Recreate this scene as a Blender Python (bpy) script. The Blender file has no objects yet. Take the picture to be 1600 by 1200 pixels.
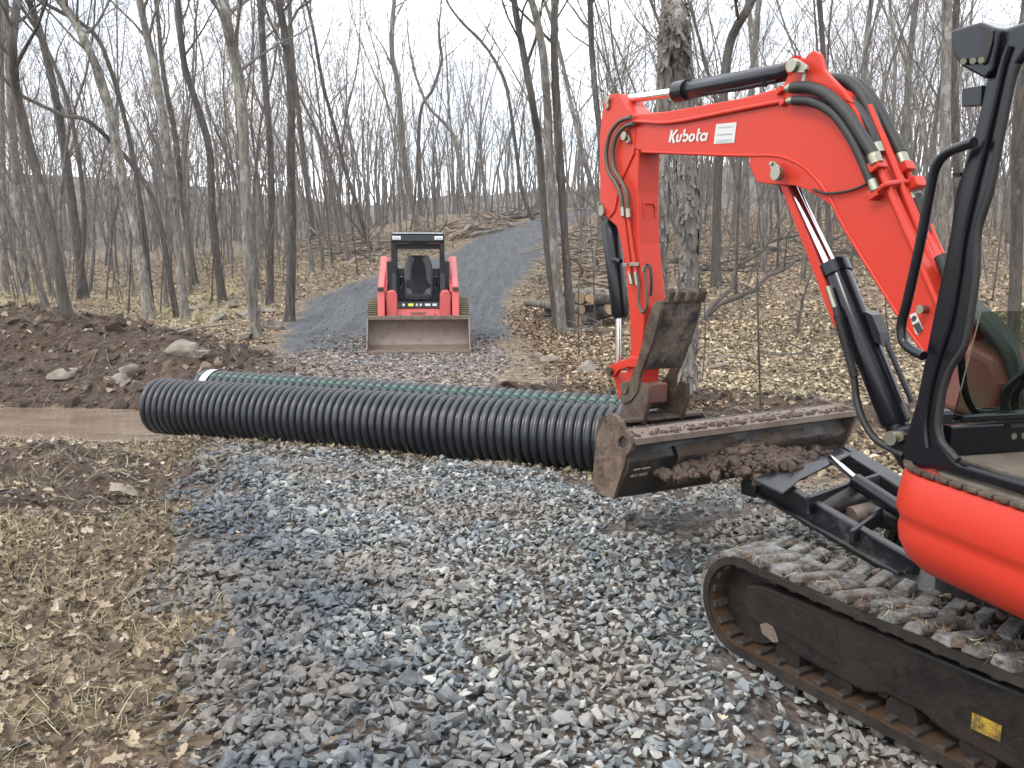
import bpy, bmesh, math, random
import numpy as np
from mathutils import Vector, Matrix
R = math.radians
scene = bpy.context.scene
# ------------------------------------------------------------------ camera, sky, sun, exposure
CAM_H, PITCH, F = 1.65, R(8.1), 1350.0
cd = bpy.data.cameras.new('camera'); cam = bpy.data.objects.new('camera', cd)
scene.collection.objects.link(cam); scene.camera = cam
cam.location = (0, 0, CAM_H); cam.rotation_euler = (R(90) - PITCH, 0, 0)
cd.sensor_width = 36; cd.lens = 36 * F / 1600; cd.clip_end = 2000; cd.clip_start = .05
SUN_EL, SUN_AZ = R(52), R(-60)
w = bpy.data.worlds.new('World'); scene.world = w; w.use_nodes = True
nt = w.node_tree; nt.nodes.clear()
def wn(t, **k):
    n = nt.nodes.new(t)
    for a, b in k.items(): setattr(n, a, b)
    return n
sky = wn('ShaderNodeTexSky', sky_type='NISHITA', sun_disc=False)
sky.sun_elevation = SUN_EL; sky.sun_rotation = R(300)
tc = wn('ShaderNodeTexCoord'); mp = wn('ShaderNodeMapping'); mp.inputs['Scale'].default_value = (1, 1, 2.2)
nz = wn('ShaderNodeTexNoise'); nz.inputs['Scale'].default_value = 2.6; nz.inputs['Detail'].default_value = 7; nz.inputs['Roughness'].default_value = .55
rp = wn('ShaderNodeValToRGB'); rp.color_ramp.elements[0].position = .36; rp.color_ramp.elements[0].color = (.35, .35, .35, 1)
rp.color_ramp.elements[1].position = .56; rp.color_ramp.elements[1].color = (1, 1, 1, 1)
mx = wn('ShaderNodeMix', data_type='RGBA'); mx.inputs[7].default_value = (12.6, 12.9, 13.4, 1)
bg = wn('ShaderNodeBackground'); bg.inputs['Strength'].default_value = .1
out = wn('ShaderNodeOutputWorld')
L = nt.links.new
L(tc.outputs['Generated'], mp.inputs[0]); L(mp.outputs[0], nz.inputs[0]); L(nz.outputs[0], rp.inputs[0])
L(rp.outputs[0], mx.inputs[0]); L(sky.outputs[0], mx.inputs[6]); L(mx.outputs[2], bg.inputs[0]); L(bg.outputs[0], out.inputs[0])
sd = bpy.data.lights.new('sun', 'SUN'); sd.energy = 1.0; sd.angle = R(14); sd.color = (1, .96, .9)
so = bpy.data.objects.new('sun', sd); scene.collection.objects.link(so)
so.rotation_euler = (R(90) - SUN_EL, 0, R(-50))
scene.view_settings.view_transform = 'Standard'; scene.view_settings.look = 'None'
scene.view_settings.exposure = 1.4; scene.view_settings.gamma = 1

# ------------------------------------------------------------------ helpers
rnd = random.Random(7)
rng = np.random.default_rng(11)
def ray(x, y):
    a = (x - 800) / F; b = -(y - 600) / F; c, s = math.cos(PITCH), math.sin(PITCH)
    return Vector((a, c + b * s, -s + b * c))
EYE = Vector((0, 0, CAM_H))
def at(x, y, Y):
    d = ray(x, y); return EYE + d * (Y / d.y)
def atz(x, y, z):
    d = ray(x, y); return EYE + d * ((z - CAM_H) / d.z)
class Plane:
    """vertical plane: origin o, forward dir d; right normal r. pixel -> point on the plane shifted along r"""
    def __init__(s, o, yaw):
        t = R(yaw); s.d = Vector((-math.sin(t), math.cos(t), 0)); s.r = Vector((math.cos(t), math.sin(t), 0)); s.o = Vector(o)
    def px(s, x, y, off=0.):
        d = ray(x, y); t = ((s.o - EYE).dot(s.r) + off) / d.dot(s.r); return EYE + d * t
    def P(s, f, l, z): return s.d * f + s.r * l + Vector((0, 0, z)) + Vector((s.o.x, s.o.y, 0))
def spline(pts, n=6):
    P = [Vector(p) for p in pts]
    if len(P) < 3: return P
    o = []
    for i in range(len(P) - 1):
        p0 = P[i-1] if i else P[0] * 2 - P[1]; p1 = P[i]; p2 = P[i+1]; p3 = P[i+2] if i + 2 < len(P) else P[-1] * 2 - P[-2]
        for k in range(n):
            t = k / n
            o.append(.5 * ((2*p1) + (p2-p0)*t + (2*p0-5*p1+4*p2-p3)*t*t + (3*p1-p0-3*p2+p3)*t**3))
    o.append(P[-1]); return o
OFF = {}
class M:
    def __init__(s): s.v = []; s.f = []
    def add(s, vs, fs):
        b = len(s.v); s.v += [tuple(v) for v in vs]; s.f += [tuple(i + b for i in f) for f in fs]; return s
    def obb(s, c, ax, ay, az):
        c, ax, ay, az = map(Vector, (c, ax, ay, az))
        vs = [c + ax*i + ay*j + az*k for k in (-1, 1) for j in (-1, 1) for i in (-1, 1)]
        return s.add(vs, [(0,2,3,1),(4,5,7,6),(0,1,5,4),(2,6,7,3),(0,4,6,2),(1,3,7,5)])
    def box(s, x0, x1, y0, y1, z0, z1):
        return s.obb(((x0+x1)/2, (y0+y1)/2, (z0+z1)/2), ((x1-x0)/2,0,0), (0,(y1-y0)/2,0), (0,0,(z1-z0)/2))
    def prism(s, pts, vec):
        pts = [Vector(p) for p in pts]; vec = Vector(vec); n = len(pts)
        return s.add(pts + [p + vec for p in pts], [tuple(range(n))[::-1], tuple(range(n, 2*n))] + [(i, (i+1)%n, (i+1)%n+n, i+n) for i in range(n)])
    def beam(s, a, b, w, h, up=(0,0,1)):
        a, b = Vector(a), Vector(b); d = (b-a); t = d.normalized(); sd_ = t.cross(Vector(up)).normalized(); u = sd_.cross(t)
        return s.obb((a+b)/2, d/2, sd_*w/2, u*h/2)
    def tube(s, path, r, n=8, caps=True, jit=0.):
        P = [Vector(p) for p in path]; m = len(P)
        rr = r if isinstance(r, (list, tuple)) else [r]*m
        b = len(s.v); T = (P[1]-P[0]).normalized()
        N = T.orthogonal().normalized()
        for i in range(m):
            t = (P[min(i+1, m-1)] - P[max(i-1, 0)])
            t = t.normalized() if t.length > 1e-9 else T
            N = (N - t * N.dot(t)); N = N.normalized() if N.length > 1e-6 else t.orthogonal().normalized()
            B = t.cross(N)
            for k in range(n):
                a = 2*math.pi*k/n; q = rr[i] * (1 + (rnd.uniform(-jit, jit) if jit else 0))
                v = P[i] + N*(math.cos(a)*q) + B*(math.sin(a)*q); s.v.append((v.x, v.y, v.z))
        for i in range(m-1):
            for k in range(n):
                k2 = (k+1) % n
                s.f.append((b+i*n+k, b+i*n+k2, b+(i+1)*n+k2, b+(i+1)*n+k))
        if caps:
            s.f.append(tuple(b+k for k in range(n))[::-1]); s.f.append(tuple(b+(m-1)*n+k for k in range(n)))
        return s
    def cyl(s, a, b, r, n=16): return s.tube([a, b], r, n)
    def build(s, name, mat, parent=None, smooth=None, bevel=0., seg=2):
        me = bpy.data.meshes.new(name)
        o = bpy.data.objects.new(name, me); scene.collection.objects.link(o)
        off = OFF.get(parent.name, Vector()) if parent else Vector()
        me.from_pydata([(x-off.x, y-off.y, z-off.z) for x, y, z in s.v], [], s.f); me.update()
        bm = bmesh.new(); bm.from_mesh(me); bmesh.ops.recalc_face_normals(bm, faces=bm.faces); bm.to_mesh(me); bm.free()
        if smooth is not None:
            me.polygons.foreach_set('use_smooth', [True]*len(me.polygons)); me.set_sharp_from_angle(angle=R(smooth))
        if bevel:
            md = o.modifiers.new('bevel', 'BEVEL'); md.width = bevel; md.segments = seg; md.limit_method = 'ANGLE'; md.angle_limit = R(35)
        me.materials.append(mat)
        if parent: o.parent = parent; OFF[o.name] = off
        return o
def tag(o, label=None, cat=None, group=None, kind=None):
    for k, v in (('label', label), ('category', cat), ('group', group), ('kind', kind)):
        if v: o[k] = v
    return o
def empty(name, loc=(0,0,0), label=None, cat=None, group=None):
    o = bpy.data.objects.new(name, None); scene.collection.objects.link(o); o.location = loc; OFF[o.name] = Vector(loc)
    return tag(o, label, cat, group)
def np_mesh(name, verts, faces, mat, smooth=False):
    """fast mesh from arrays; faces (n,k)"""
    me = bpy.data.meshes.new(name); n, k = faces.shape
    me.vertices.add(len(verts)); me.vertices.foreach_set('co', verts.astype(np.float32).ravel())
    me.loops.add(n*k); me.loops.foreach_set('vertex_index', faces.astype(np.int32).ravel())
    me.polygons.add(n); me.polygons.foreach_set('loop_start', np.arange(0, n*k, k, dtype=np.int32))
    me.polygons.foreach_set('loop_total', np.full(n, k, dtype=np.int32))
    me.polygons.foreach_set('use_smooth', np.full(n, smooth))
    me.update(calc_edges=True); me.validate()
    o = bpy.data.objects.new(name, me); scene.collection.objects.link(o); me.materials.append(mat); return o
# ------------------------------------------------------------------ materials
class NT:
    def __init__(s, name):
        s.m = bpy.data.materials.new(name); s.m.use_nodes = True; s.t = s.m.node_tree; s.b = s.t.nodes['Principled BSDF']
    def n(s, t, **k):
        x = s.t.nodes.new(t)
        for a, b in k.items():
            if a in ('Scale','Detail','Roughness','Distortion','Strength','Distance','Randomness'): x.inputs[a].default_value = b
            else: setattr(x, a, b)
        return x
    def l(s, a, b): s.t.links.new(a, b)
    def co(s, kind='Object', scale=(1,1,1)):
        c = s.n('ShaderNodeTexCoord'); m = s.n('ShaderNodeMapping'); m.inputs['Scale'].default_value = scale
        s.l(c.outputs[kind], m.inputs[0]); return m.outputs[0]
    def pos(s, scale=(1,1,1)):
        c = s.n('ShaderNodeNewGeometry'); m = s.n('ShaderNodeMapping'); m.inputs['Scale'].default_value = scale
        s.l(c.outputs['Position'], m.inputs[0]); return m.outputs[0]
    def noise(s, vec, scale, detail=5, rough=.6, dist=0):
        x = s.n('ShaderNodeTexNoise', Scale=scale, Detail=detail, Roughness=rough, Distortion=dist); s.l(vec, x.inputs['Vector']); return x.outputs[0]
    def vor(s, vec, scale, feature='F1'):
        x = s.n('ShaderNodeTexVoronoi', Scale=scale); x.feature = feature; s.l(vec, x.inputs['Vector']); return x
    def ramp(s, fac, stops):
        r = s.n('ShaderNodeValToRGB'); e = r.color_ramp.elements
        while len(e) < len(stops): e.new(.5)
        for i, (p, c) in enumerate(stops):
            e[i].position = p; e[i].color = (*c, 1) if isinstance(c, (tuple, list)) else (c, c, c, 1)
        s.l(fac, r.inputs[0]); return r.outputs[0]
    def mix(s, fac, a, b, mode='MIX'):
        x = s.n('ShaderNodeMix', data_type='RGBA', blend_type=mode)
        for i, q in ((0, fac), (6, a), (7, b)):
            if hasattr(q, 'is_linked'): s.l(q, x.inputs[i])
            elif i == 0: x.inputs[0].default_value = q
            else: x.inputs[i].default_value = (*q, 1)
        return x.outputs[2]
    def math(s, op, a, b=None, c=False):
        x = s.n('ShaderNodeMath', operation=op, use_clamp=c)
        for i, q in enumerate((a, b)):
            if q is None: continue
            if hasattr(q, 'is_linked'): s.l(q, x.inputs[i])
            else: x.inputs[i].default_value = q
        return x.outputs[0]
    def bump(s, h, strength=.4, dist=.02, prev=None):
        x = s.n('ShaderNodeBump', Strength=strength, Distance=dist); s.l(h, x.inputs['Height'])
        if prev: s.l(prev, x.inputs['Normal'])
        return x.outputs[0]
    def fin(s, col=None, rough=None, nrm=None, metal=None):
        for q, k in ((col, 'Base Color'), (rough, 'Roughness'), (nrm, 'Normal'), (metal, 'Metallic')):
            if q is None: continue
            if hasattr(q, 'is_linked'): s.l(q, s.b.inputs[k])
            else: s.b.inputs[k].default_value = (*q, 1) if isinstance(q, tuple) else q
        return s.m
def paint(name, col, rough=.35, metal=0., dirt=(.11,.075,.05), amt=.35, scale=5., bump=.06, spec=.5):
    """paint with soft tonal drift, dust and mud specks"""
    t = NT(name); p = t.pos()
    t.b.inputs['Specular IOR Level'].default_value = spec
    a = t.noise(p, scale, 8, .65); b = t.noise(p, scale*7, 4, .6)
    c = t.mix(t.math('MULTIPLY', t.noise(p, 1.3, 3), .35), col, tuple(x*.72 for x in col))
    m = t.ramp(t.math('ADD', t.math('MULTIPLY', a, .75), t.math('MULTIPLY', b, .25)), [(.66-amt*.45, 0.), (.78-amt*.3, 1.)])
    m = t.math('MULTIPLY', m, min(1., .35+amt))
    c = t.mix(m, c, dirt)
    r = t.ramp(m, [(0, rough), (1, .9)])
    return t.fin(c, r, t.bump(t.math('ADD', m, t.math('MULTIPLY', b, .15)), bump, .01), metal)
RED = paint('red_paint', (.42,.029,.014), .38, amt=.13, dirt=(.22,.06,.035), scale=4, bump=.04, spec=.22)
RED_WORN = paint('worn_red_paint', (.13,.014,.010), .5, amt=.55, dirt=(.10,.06,.04))
BLACK = paint('black_paint', (.0042,.0048,.0075), .24, amt=.10, dirt=(.035,.032,.03), spec=.32)
BLACK_MUD = paint('muddy_black_steel', (.009,.009,.010), .33, amt=.5, dirt=(.046,.029,.020), scale=3.5, bump=.3, spec=.4)
SCRAPED = paint('scraped_black_steel', (.007,.0075,.0095), .3, amt=.34, dirt=(.075,.072,.072), scale=7, bump=.2, spec=.4)
STEEL_MUD = paint('muddy_worn_steel', (.095,.070,.048), .55, .1, amt=.72, dirt=(.040,.022,.013), scale=6, bump=.5)
BLADE_END = paint('mud_smeared_plate', (.145,.095,.064), .6, 0, amt=.62, dirt=(.030,.017,.011), scale=7, bump=.6)
LIP = paint('scuffed_blade_lip', (.15,.118,.095), .5, .2, amt=.5, dirt=(.10,.062,.042), scale=6, bump=.3)
CHROME = NT('chrome').fin((.78,.78,.8), .12, None, 1.)
ZINC = paint('zinc_fitting', (.26,.255,.20), .35, .85, amt=.25)
HOSE = paint('black_rubber_hose', (.007,.0066,.0055), .6, amt=.2, dirt=(.04,.034,.026), scale=20)
HOSE_OLIVE = paint('olive_hose', (.055,.046,.028), .55, amt=.2, scale=20)
RUBBER = paint('dusty_track_rubber', (.013,.011,.0095), .75, amt=.5, dirt=(.036,.025,.017), scale=7, bump=.35, spec=.25)
LUG = paint('scuffed_track_lug', (.19,.193,.185), .6, amt=.66, dirt=(.038,.028,.021), scale=8, bump=.8)
INNER = paint('muddy_inner_belt', (.050,.027,.013), .45, amt=.4, dirt=(.03,.019,.012), scale=5, bump=.25)
TRACK_IN = paint('muddy_track_inside', (.013,.009,.0065), .6, amt=.5, dirt=(.04,.026,.018), scale=6, bump=.3)
TRACK_FRAME = paint('muddy_track_frame', (.0065,.0055,.005), .45, amt=.55, dirt=(.020,.012,.0085), scale=4, bump=.4, spec=.25)
WHITE = paint('white_sticker', (.45,.45,.42), .5, amt=.08)
GREYINK = NT('grey_print').fin((.32,.33,.36), .6)
BLACKINK = NT('black_print').fin((.02,.02,.02), .6)
YELLOW = paint('scuffed_yellow_sticker', (.36,.22,.01), .6, amt=.62, dirt=(.02,.013,.01), scale=22)
DUSTFLOOR = paint('dusty_floor_mat', (.13,.112,.085), .9, amt=.55, dirt=(.065,.048,.034), scale=9, bump=.3)
GREYPLASTIC = paint('grey_roof', (.42,.45,.48), .4, amt=.1)
def glass(name, col, rough=.02):
    t = NT(name); t.b.inputs['Transmission Weight'].default_value = 1; t.b.inputs['IOR'].default_value = 1.15
    return t.fin(col, rough)
GLASS = glass('tinted_glass', (.36,.45,.38))
LAMP = NT('lamp_lens').fin((.75,.76,.78), .15)
RUST = paint('rust_brown_steel', (.165,.122,.098), .5, .3, amt=.35, dirt=(.07,.042,.03), scale=5, bump=.2)
HAZED_RED = paint('hazed_red_paint', (.43,.062,.056), .4, amt=.12, dirt=(.5,.22,.18))  # same red as the excavator, paled in the colour to stand for haze
SEAT_GREY = paint('grey_seat_cloth', (.10,.10,.11), .9, amt=.1)
SEAT_BLACK = NT('black_seat_cloth').fin((.012,.012,.014), .85)
OLIVE = paint('dusty_olive_track', (.10,.085,.045), .8, amt=.4, scale=12)
def pipe_mat(name, col, stripe=None):
    t = NT(name); p = t.pos(); a = t.noise(p, 4, 6); b = t.noise(p, 60, 3)
    c = t.mix(t.ramp(a, [(.3, 0.), (.75, .6)]), col, tuple(x*1.8 + .004 for x in col))
    c = t.mix(t.ramp(t.noise(p, 9, 6, .7), [(.57, 0.), (.72, .55)]), c, (.065,.052,.040))
    return t.fin(c, .38, t.bump(b, .05, .01))
PIPE = pipe_mat('black_corrugated_plastic', (.0095,.011,.014))
PIPE_G = pipe_mat('grey_green_plastic', (.014,.020,.020))
GREEN = NT('green_stripe').fin((.045,.10,.072), .5)
def bark(name, a, b, lichen, amt):
    t = NT(name); p = t.co('Object', (1,1,.16)); q = t.co('Object', (1,1,.5))
    oi = t.n('ShaderNodeObjectInfo')
    n1 = t.noise(p, 16, 8, .7, .4); n2 = t.noise(q, 2.3, 5, .65)
    n3 = t.noise(q, 9, 5, .7)
    c = t.mix(t.ramp(n1, [(.40, 0.), (.60, 1.)]), a, b)
    c = t.mix(t.ramp(t.math('ADD', t.math('MULTIPLY', n2, .45), t.math('MULTIPLY', n3, .55)), [(.66-amt, 0.), (.69-amt*.7, .8)]), c, lichen)
    c = t.mix(t.math('MULTIPLY', oi.outputs['Random'], .45), c, (.062,.052,.044))
    return t.fin(c, .95, t.bump(n1, .9, .04))
BARK_D = bark('dark_bark', (.020,.017,.014), (.082,.068,.056), (.18,.18,.155), .08)
BARK_L = bark('pale_bark', (.065,.056,.047), (.20,.178,.152), (.29,.285,.25), .14)
BARK_F = bark('woodland_bark', (.060,.050,.042), (.165,.142,.120), (.23,.22,.19), .1)
BARK_H = bark('shaggy_bark', (.075,.067,.058), (.26,.235,.205), (.31,.295,.265), .06)
WOOD = paint('cut_wood', (.28,.19,.115), .8, amt=.3, dirt=(.11,.07,.042), scale=10)
DEADWOOD = paint('bleached_dead_wood', (.20,.155,.115), .85, amt=.4, dirt=(.075,.053,.038), scale=6)
def rock_mat():
    t = NT('fieldstone'); p = t.pos(); a = t.noise(p, 5, 8, .65); oi = t.n('ShaderNodeObjectInfo')
    c = t.mix(t.ramp(a, [(.3, 0.), (.7, 1.)]), (.075,.064,.052), (.235,.205,.165))
    c = t.mix(t.math('MULTIPLY', oi.outputs['Random'], .4), c, (.15,.105,.07))
    c = t.mix(t.ramp(t.noise(p, 2.2, 5), [(.5, 0.), (.62, .85)]), c, (.04,.028,.02))
    return t.fin(c, .9, t.bump(a, .7, .04))
ROCK = rock_mat()
# ------------------------------------------------------------------ terrain
def vnoise(x, y, seed=0.):
    xi = np.floor(x); yi = np.floor(y); fx = x - xi; fy = y - yi; fx = fx*fx*(3-2*fx); fy = fy*fy*(3-2*fy)
    def h(a, b): q = np.sin(a*127.1 + b*311.7 + seed*74.7)*43758.5453; return q - np.floor(q)
    return (h(xi,yi)*(1-fx) + h(xi+1,yi)*fx)*(1-fy) + (h(xi,yi+1)*(1-fx) + h(xi+1,yi+1)*fx)*fy
def fbm(x, y, o=4, seed=0.):
    s = 0; a = .5
    for i in range(o): s = s + a*vnoise(x*2**i, y*2**i, seed+i*3.1); a *= .5
    return s
def sm(a, b, x): t = np.clip((x-a)/(b-a), 0, 1); return t*t*(3-2*t)
RY = np.array([9., 13, 16, 20, 24, 28, 32, 36, 42, 50, 58, 64, 72, 90])
RL = np.array([-3.4, -4.0, -4.4, -5.3, -5.6, -4.8, -3.8, -2.6, -2.0, -.74, 2.06, 5.0, 9., 22])
RR = np.array([.9, .6, .36, 0., -.1, .58, 1.07, 1.5, 2.24, 3.9, 5.9, 7.8, 13., 28])
def road_d(x, y):
    """signed distance-ish inside road (positive inside)"""
    l = np.interp(y, RY, RL); r = np.interp(y, RY, RR)
    return np.minimum(x-l, r-x)
def creek_c(x): return np.where(x < -3.5, 9.05 + (-3.5-x)*.10, 9.05 - (x+3.5)*.40)
def seg_g(x, y, ax, ay, bx, by, wd):
    dx, dy = bx-ax, by-ay; t = np.clip(((x-ax)*dx+(y-ay)*dy)/(dx*dx+dy*dy), 0, 1)
    return np.exp(-((x-ax-dx*t)**2+(y-ay-dy*t)**2)/wd**2)
def dirt_w(x, y):
    m = np.exp(-(((x+6.6)/3.0)**2 + ((y-12.1)/1.25)**2)) + .9*np.exp(-(((x+10)/2.6)**2+((y-11.8)/1.3)**2))
    m = m + .0*x + .7*np.exp(-(((x+3.9)/1.3)**2+((y-11.2)/.9)**2)) + .75*seg_g(x, y, -7., 7.15, -3.4, 7.0, .5)
    m = m + 1.15*seg_g(x, y, .2, 10.2, 1.4, 9.6, .6) + 1.25*seg_g(x, y, 1.5, 9.1, 4.6, 8.6, .6) + .8*seg_g(x, y, -9, 10.4, -3.4, 10.1, .6)
    m = m + .95*seg_g(x, y, -4.9, 6.95, -2.7, 6.5, .5) + .6*seg_g(x, y, -3.6, 5.7, -2.2, 5.5, .22)
    m = m + .5*seg_g(x, y, -2.6, 7.35, 1.2, 6.0, .25) + .55*seg_g(x, y, -5, 6.4, -2.6, 6.0, .5)
    return np.clip(m*1.25 - .12 + (fbm(x*1.7, y*1.7, 3, 5)-.45)*.5, 0, 1)
def terrain(x, y):
    x = np.asarray(x, float); y = np.asarray(y, float)
    y0 = np.interp(x, [-40, -16, -6, 2, 6, 12], [33, 27, 18, 17.5, 13, 11]); sl = np.interp(x, [-40, -14, -5, 3, 8, 40], [.06, .08, .108, .112, .105, .10])
    d = y - y0; soft = np.where(d > 4, d, np.where(d < -4, 0, (d+4)**2/16))
    cap = np.interp(x, [-40, -5, 5, 40], [3.4, 5.6, 6.2, 7.5])
    z = soft*sl; z = np.where(z > cap-1, cap - 1*np.exp(-np.clip((z-cap+1), 0, 50)), z)
    rd = road_d(x, y); off = sm(.2, -1.5, rd)
    far = sm(8, 16, y)
    z = z + far*off*(fbm(x*.25, y*.25, 3, 2)-.45)*.55 + far*off*(fbm(x*1.1, y*1.1, 3, 4)-.45)*.18
    # excavated soil heaps
    z = z + .95*np.exp(-(((x+6.4)/2.5)**2 + ((y-12.3)/1.1)**2)) + .75*np.exp(-(((x+10)/2.2)**2+((y-12.0)/1.2)**2)) + .33*np.exp(-(((x+3.9)/1.2)**2+((y-11.3)/.9)**2))
    z = z + .12*seg_g(x, y, -7., 7.0, -3.8, 6.95, .45) + .16*seg_g(x, y, .2, 10.2, 1.4, 9.6, .55) + .20*seg_g(x, y, 1.5, 9.1, 4.6, 8.6, .55)
    # gravel ramp up to the pipes and the stream cut
    g = sm(-2.6, -1.8, x + (y-5)*.25)*sm(2.6, 5, y)*sm(7.4, 6.6, y + (x+2.6)*.33)
    z = z + .07*g
    cc = creek_c(x); z = z - .42*np.exp(-((y-cc)/.98)**4)*sm(-3.0, -3.6, x) - .05*np.exp(-((y-cc)/.9)**4)*sm(-3.6, -3.0, x)*sm(3, 1.5, x)
    dw = dirt_w(x, y)
    z = z + dw*((fbm(x*2.6, y*2.6, 4, 8)-.45)*.30 + (fbm(x*9, y*9, 3, 9)-.45)*.13)
    near = sm(14, 6, y)
    z = z + near*(fbm(x*1.3, y*1.3, 3, 12)-.45)*.10 + near*(fbm(x*12, y*12, 2, 14)-.4)*.025
    return z
def tz(x, y): return float(terrain(np.array([x]), np.array([y]))[0])
_T = np.concatenate([np.arange(2, 30, .05), np.arange(30, 160, .25)])
def hit(px, py):
    d = ray(px, py); d = d / d.y
    z = CAM_H + d.z*_T; g = terrain(d.x*_T, _T); k = np.argmax(z < g)
    return EYE + d*float(_T[k]) if (z < g).any() else EYE + d*70
# grid
def axis(segs):
    o = []
    for a, b, st in segs: o += list(np.arange(a, b-1e-6, st))
    return np.array(o + [segs[-1][1]])
gx = axis([(-400, -60, 20), (-60, -24, 1.5), (-24, -10, .3), (-10, 5, .05), (5, 14, .2), (14, 40, 1.2), (40, 400, 20)])
gy = axis([(-40, 0, 2), (0, 2, .2), (2, 14, .05), (14, 24, .15), (24, 45, .4), (45, 90, 1), (90, 600, 15)])
X, Y = np.meshgrid(gx, gy); Z = terrain(X, Y)
Z = Z + np.clip((Y-90)/140, 0, 1)*17*(.35+1.3*fbm(X*.017, Y*.008, 4, 31))
nxg, nyg = len(gx), len(gy)
idx = np.arange(nxg*nyg).reshape(nyg, nxg)
faces = np.stack([idx[:-1,:-1], idx[:-1,1:], idx[1:,1:], idx[1:,:-1]], -1).reshape(-1, 4)
def gravel_w(x, y):
    e = x - np.interp(y, [2.2, 2.6, 4.4, 5.8, 7.9], [-.85, -1.03, -1.85, -2.28, -2.85]) + (fbm(x*2.2, y*2.2, 3, 21)-.45)*.9
    a = sm(-.12, .22, e)*sm(8.0, 7.4, y + (x+2.7)*.33)
    b = sm(0, 1.2, road_d(x, y) + (fbm(x*1.4, y*1.4, 3, 22)-.45)*1.6)*sm(7.9, 8.6, y+(x+2.7)*.33)*sm(19, 15, y)
    return np.clip(a, 0, 1), np.clip(b, 0, 1)
GA, GB = gravel_w(X, Y); DW = dirt_w(X, Y)
RW = sm(-.15, .45, road_d(X, Y) + (fbm(X*1.5, Y*1.5, 3, 25)-.45)*.7)*sm(14.5, 18, Y + (X+2)*-.55)
GR = sm(.42, .58, fbm(X*.3, Y*.3, 3, 27))*sm(15, 20, Y)*sm(-6, -9, X)*sm(45, 34, Y) + .55*sm(.5, .6, fbm(X*.8, Y*.8, 3, 28))*sm(-1.6, -2.4, X)*sm(9, 7, Y)
RE = np.clip(1.3*np.exp(-(((X-1.15-.03*Y)/.8)**2 + ((Y-15.5)/4.2)**2)) + (fbm(X*1.8, Y*1.8, 3, 33)-.5)*.5*sm(-3, 0, X)*sm(24, 19, Y)*sm(9, 11, Y)*sm(4.5, 2.5, X), 0, 1)
def ground_mat():
    t = NT('forest_ground'); p = t.pos()
    at_ = t.n('ShaderNodeAttribute', attribute_name='weights'); sp = t.n('ShaderNodeSeparateColor'); t.l(at_.outputs['Color'], sp.inputs[0])
    at2 = t.n('ShaderNodeAttribute', attribute_name='weights_two'); sp2 = t.n('ShaderNodeSeparateColor'); t.l(at2.outputs['Color'], sp2.inputs[0])
    # leaf litter
    v = t.vor(p, 11); v2 = t.vor(p, 23)
    rs = t.n('ShaderNodeSeparateColor'); t.l(v.outputs['Color'], rs.inputs[0]); rs2 = t.n('ShaderNodeSeparateColor'); t.l(v2.outputs['Color'], rs2.inputs[0])
    lc = t.ramp(t.math('ADD', t.math('MULTIPLY', rs.outputs[0], .6), t.math('MULTIPLY', rs2.outputs[0], .4)), [(.1, (.05,.034,.023)), (.45, (.19,.135,.082)), (.75, (.32,.245,.155)), (.95, (.44,.36,.24))])
    lc = t.mix(t.ramp(t.noise(p, .45, 5), [(.35, 0.), (.7, .55)]), lc, (.12,.077,.048)); lc = t.mix(t.ramp(t.noise(p, 8, 6, .7), [(.42, .75), (.62, 0.)]), lc, (.045,.029,.019))
    hl = t.math('ADD', v.outputs['Distance'], t.math('MULTIPLY', v2.outputs['Distance'], .5))
    # gravel
    g = t.vor(p, 26); gs = t.n('ShaderNodeSeparateColor'); t.l(g.outputs['Color'], gs.inputs[0])
    gc = t.ramp(gs.outputs[0], [(.05, (.03,.031,.034)), (.5, (.085,.084,.082)), (.95, (.17,.16,.145))])
    gc = t.mix(t.ramp(t.noise(p, 2., 5), [(.35, 0.), (.55, .8)]), gc, (.075,.050,.034))
    # pinkish chips beyond the pipes
    k = t.vor(p, 20); ks = t.n('ShaderNodeSeparateColor'); t.l(k.outputs['Color'], ks.inputs[0])
    kc = t.ramp(ks.outputs[0], [(.05, (.055,.038,.031)), (.5, (.13,.096,.08)), (.95, (.24,.20,.175))])
    # dirt
    d1 = t.noise(p, 6, 8, .7); dc = t.ramp(d1, [(.3, (.020,.012,.008)), (.6, (.058,.036,.023)), (.8, (.10,.066,.044))])
    # road
    ps = t.pos((2.4,.16,1)); r1 = t.noise(ps, 2.2, 6, .6); r2 = t.vor(p, 17)
    rsx = t.n('ShaderNodeSeparateColor'); t.l(r2.outputs['Color'], rsx.inputs[0])
    rc = t.mix(.5, t.ramp(rsx.outputs[0], [(.05, (.026,.029,.032)), (.95, (.072,.076,.082))]), t.ramp(r1, [(.36, (.028,.030,.034)), (.66, (.100,.104,.109))]))
    gr = t.ramp(t.noise(t.pos((1,1,1)), 26, 6, .7), [(.3, (.13,.102,.055)), (.7, (.34,.29,.165))])
    c = t.mix(sp2.outputs[0], lc, gr)
    nz_ = t.math('MULTIPLY', t.math('SUBTRACT', t.noise(p, 5, 6, .7), .5), .8)
    def wgt(s): return t.ramp(t.math('ADD', s, t.math('MULTIPLY', nz_, t.math('MULTIPLY', s, 1.))), [(.3, 0.), (.7, 1.)])
    c = t.mix(t.math('MULTIPLY', wgt(sp2.outputs[2]), .8), c, t.ramp(t.noise(p, 22, 6, .7), [(.3, (.040,.020,.012)), (.55, (.105,.055,.031)), (.75, (.19,.12,.075))])); c = t.mix(wgt(sp2.outputs[1]), c, kc); c = t.mix(wgt(sp.outputs[2]), c, rc); c = t.mix(wgt(sp.outputs[0]), c, gc); c = t.mix(wgt(sp.outputs[1]), c, dc)
    b = t.bump(hl, .7, .05); b = t.bump(t.math('ADD', d1, g.outputs['Distance']), .6, .03, b)
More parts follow.
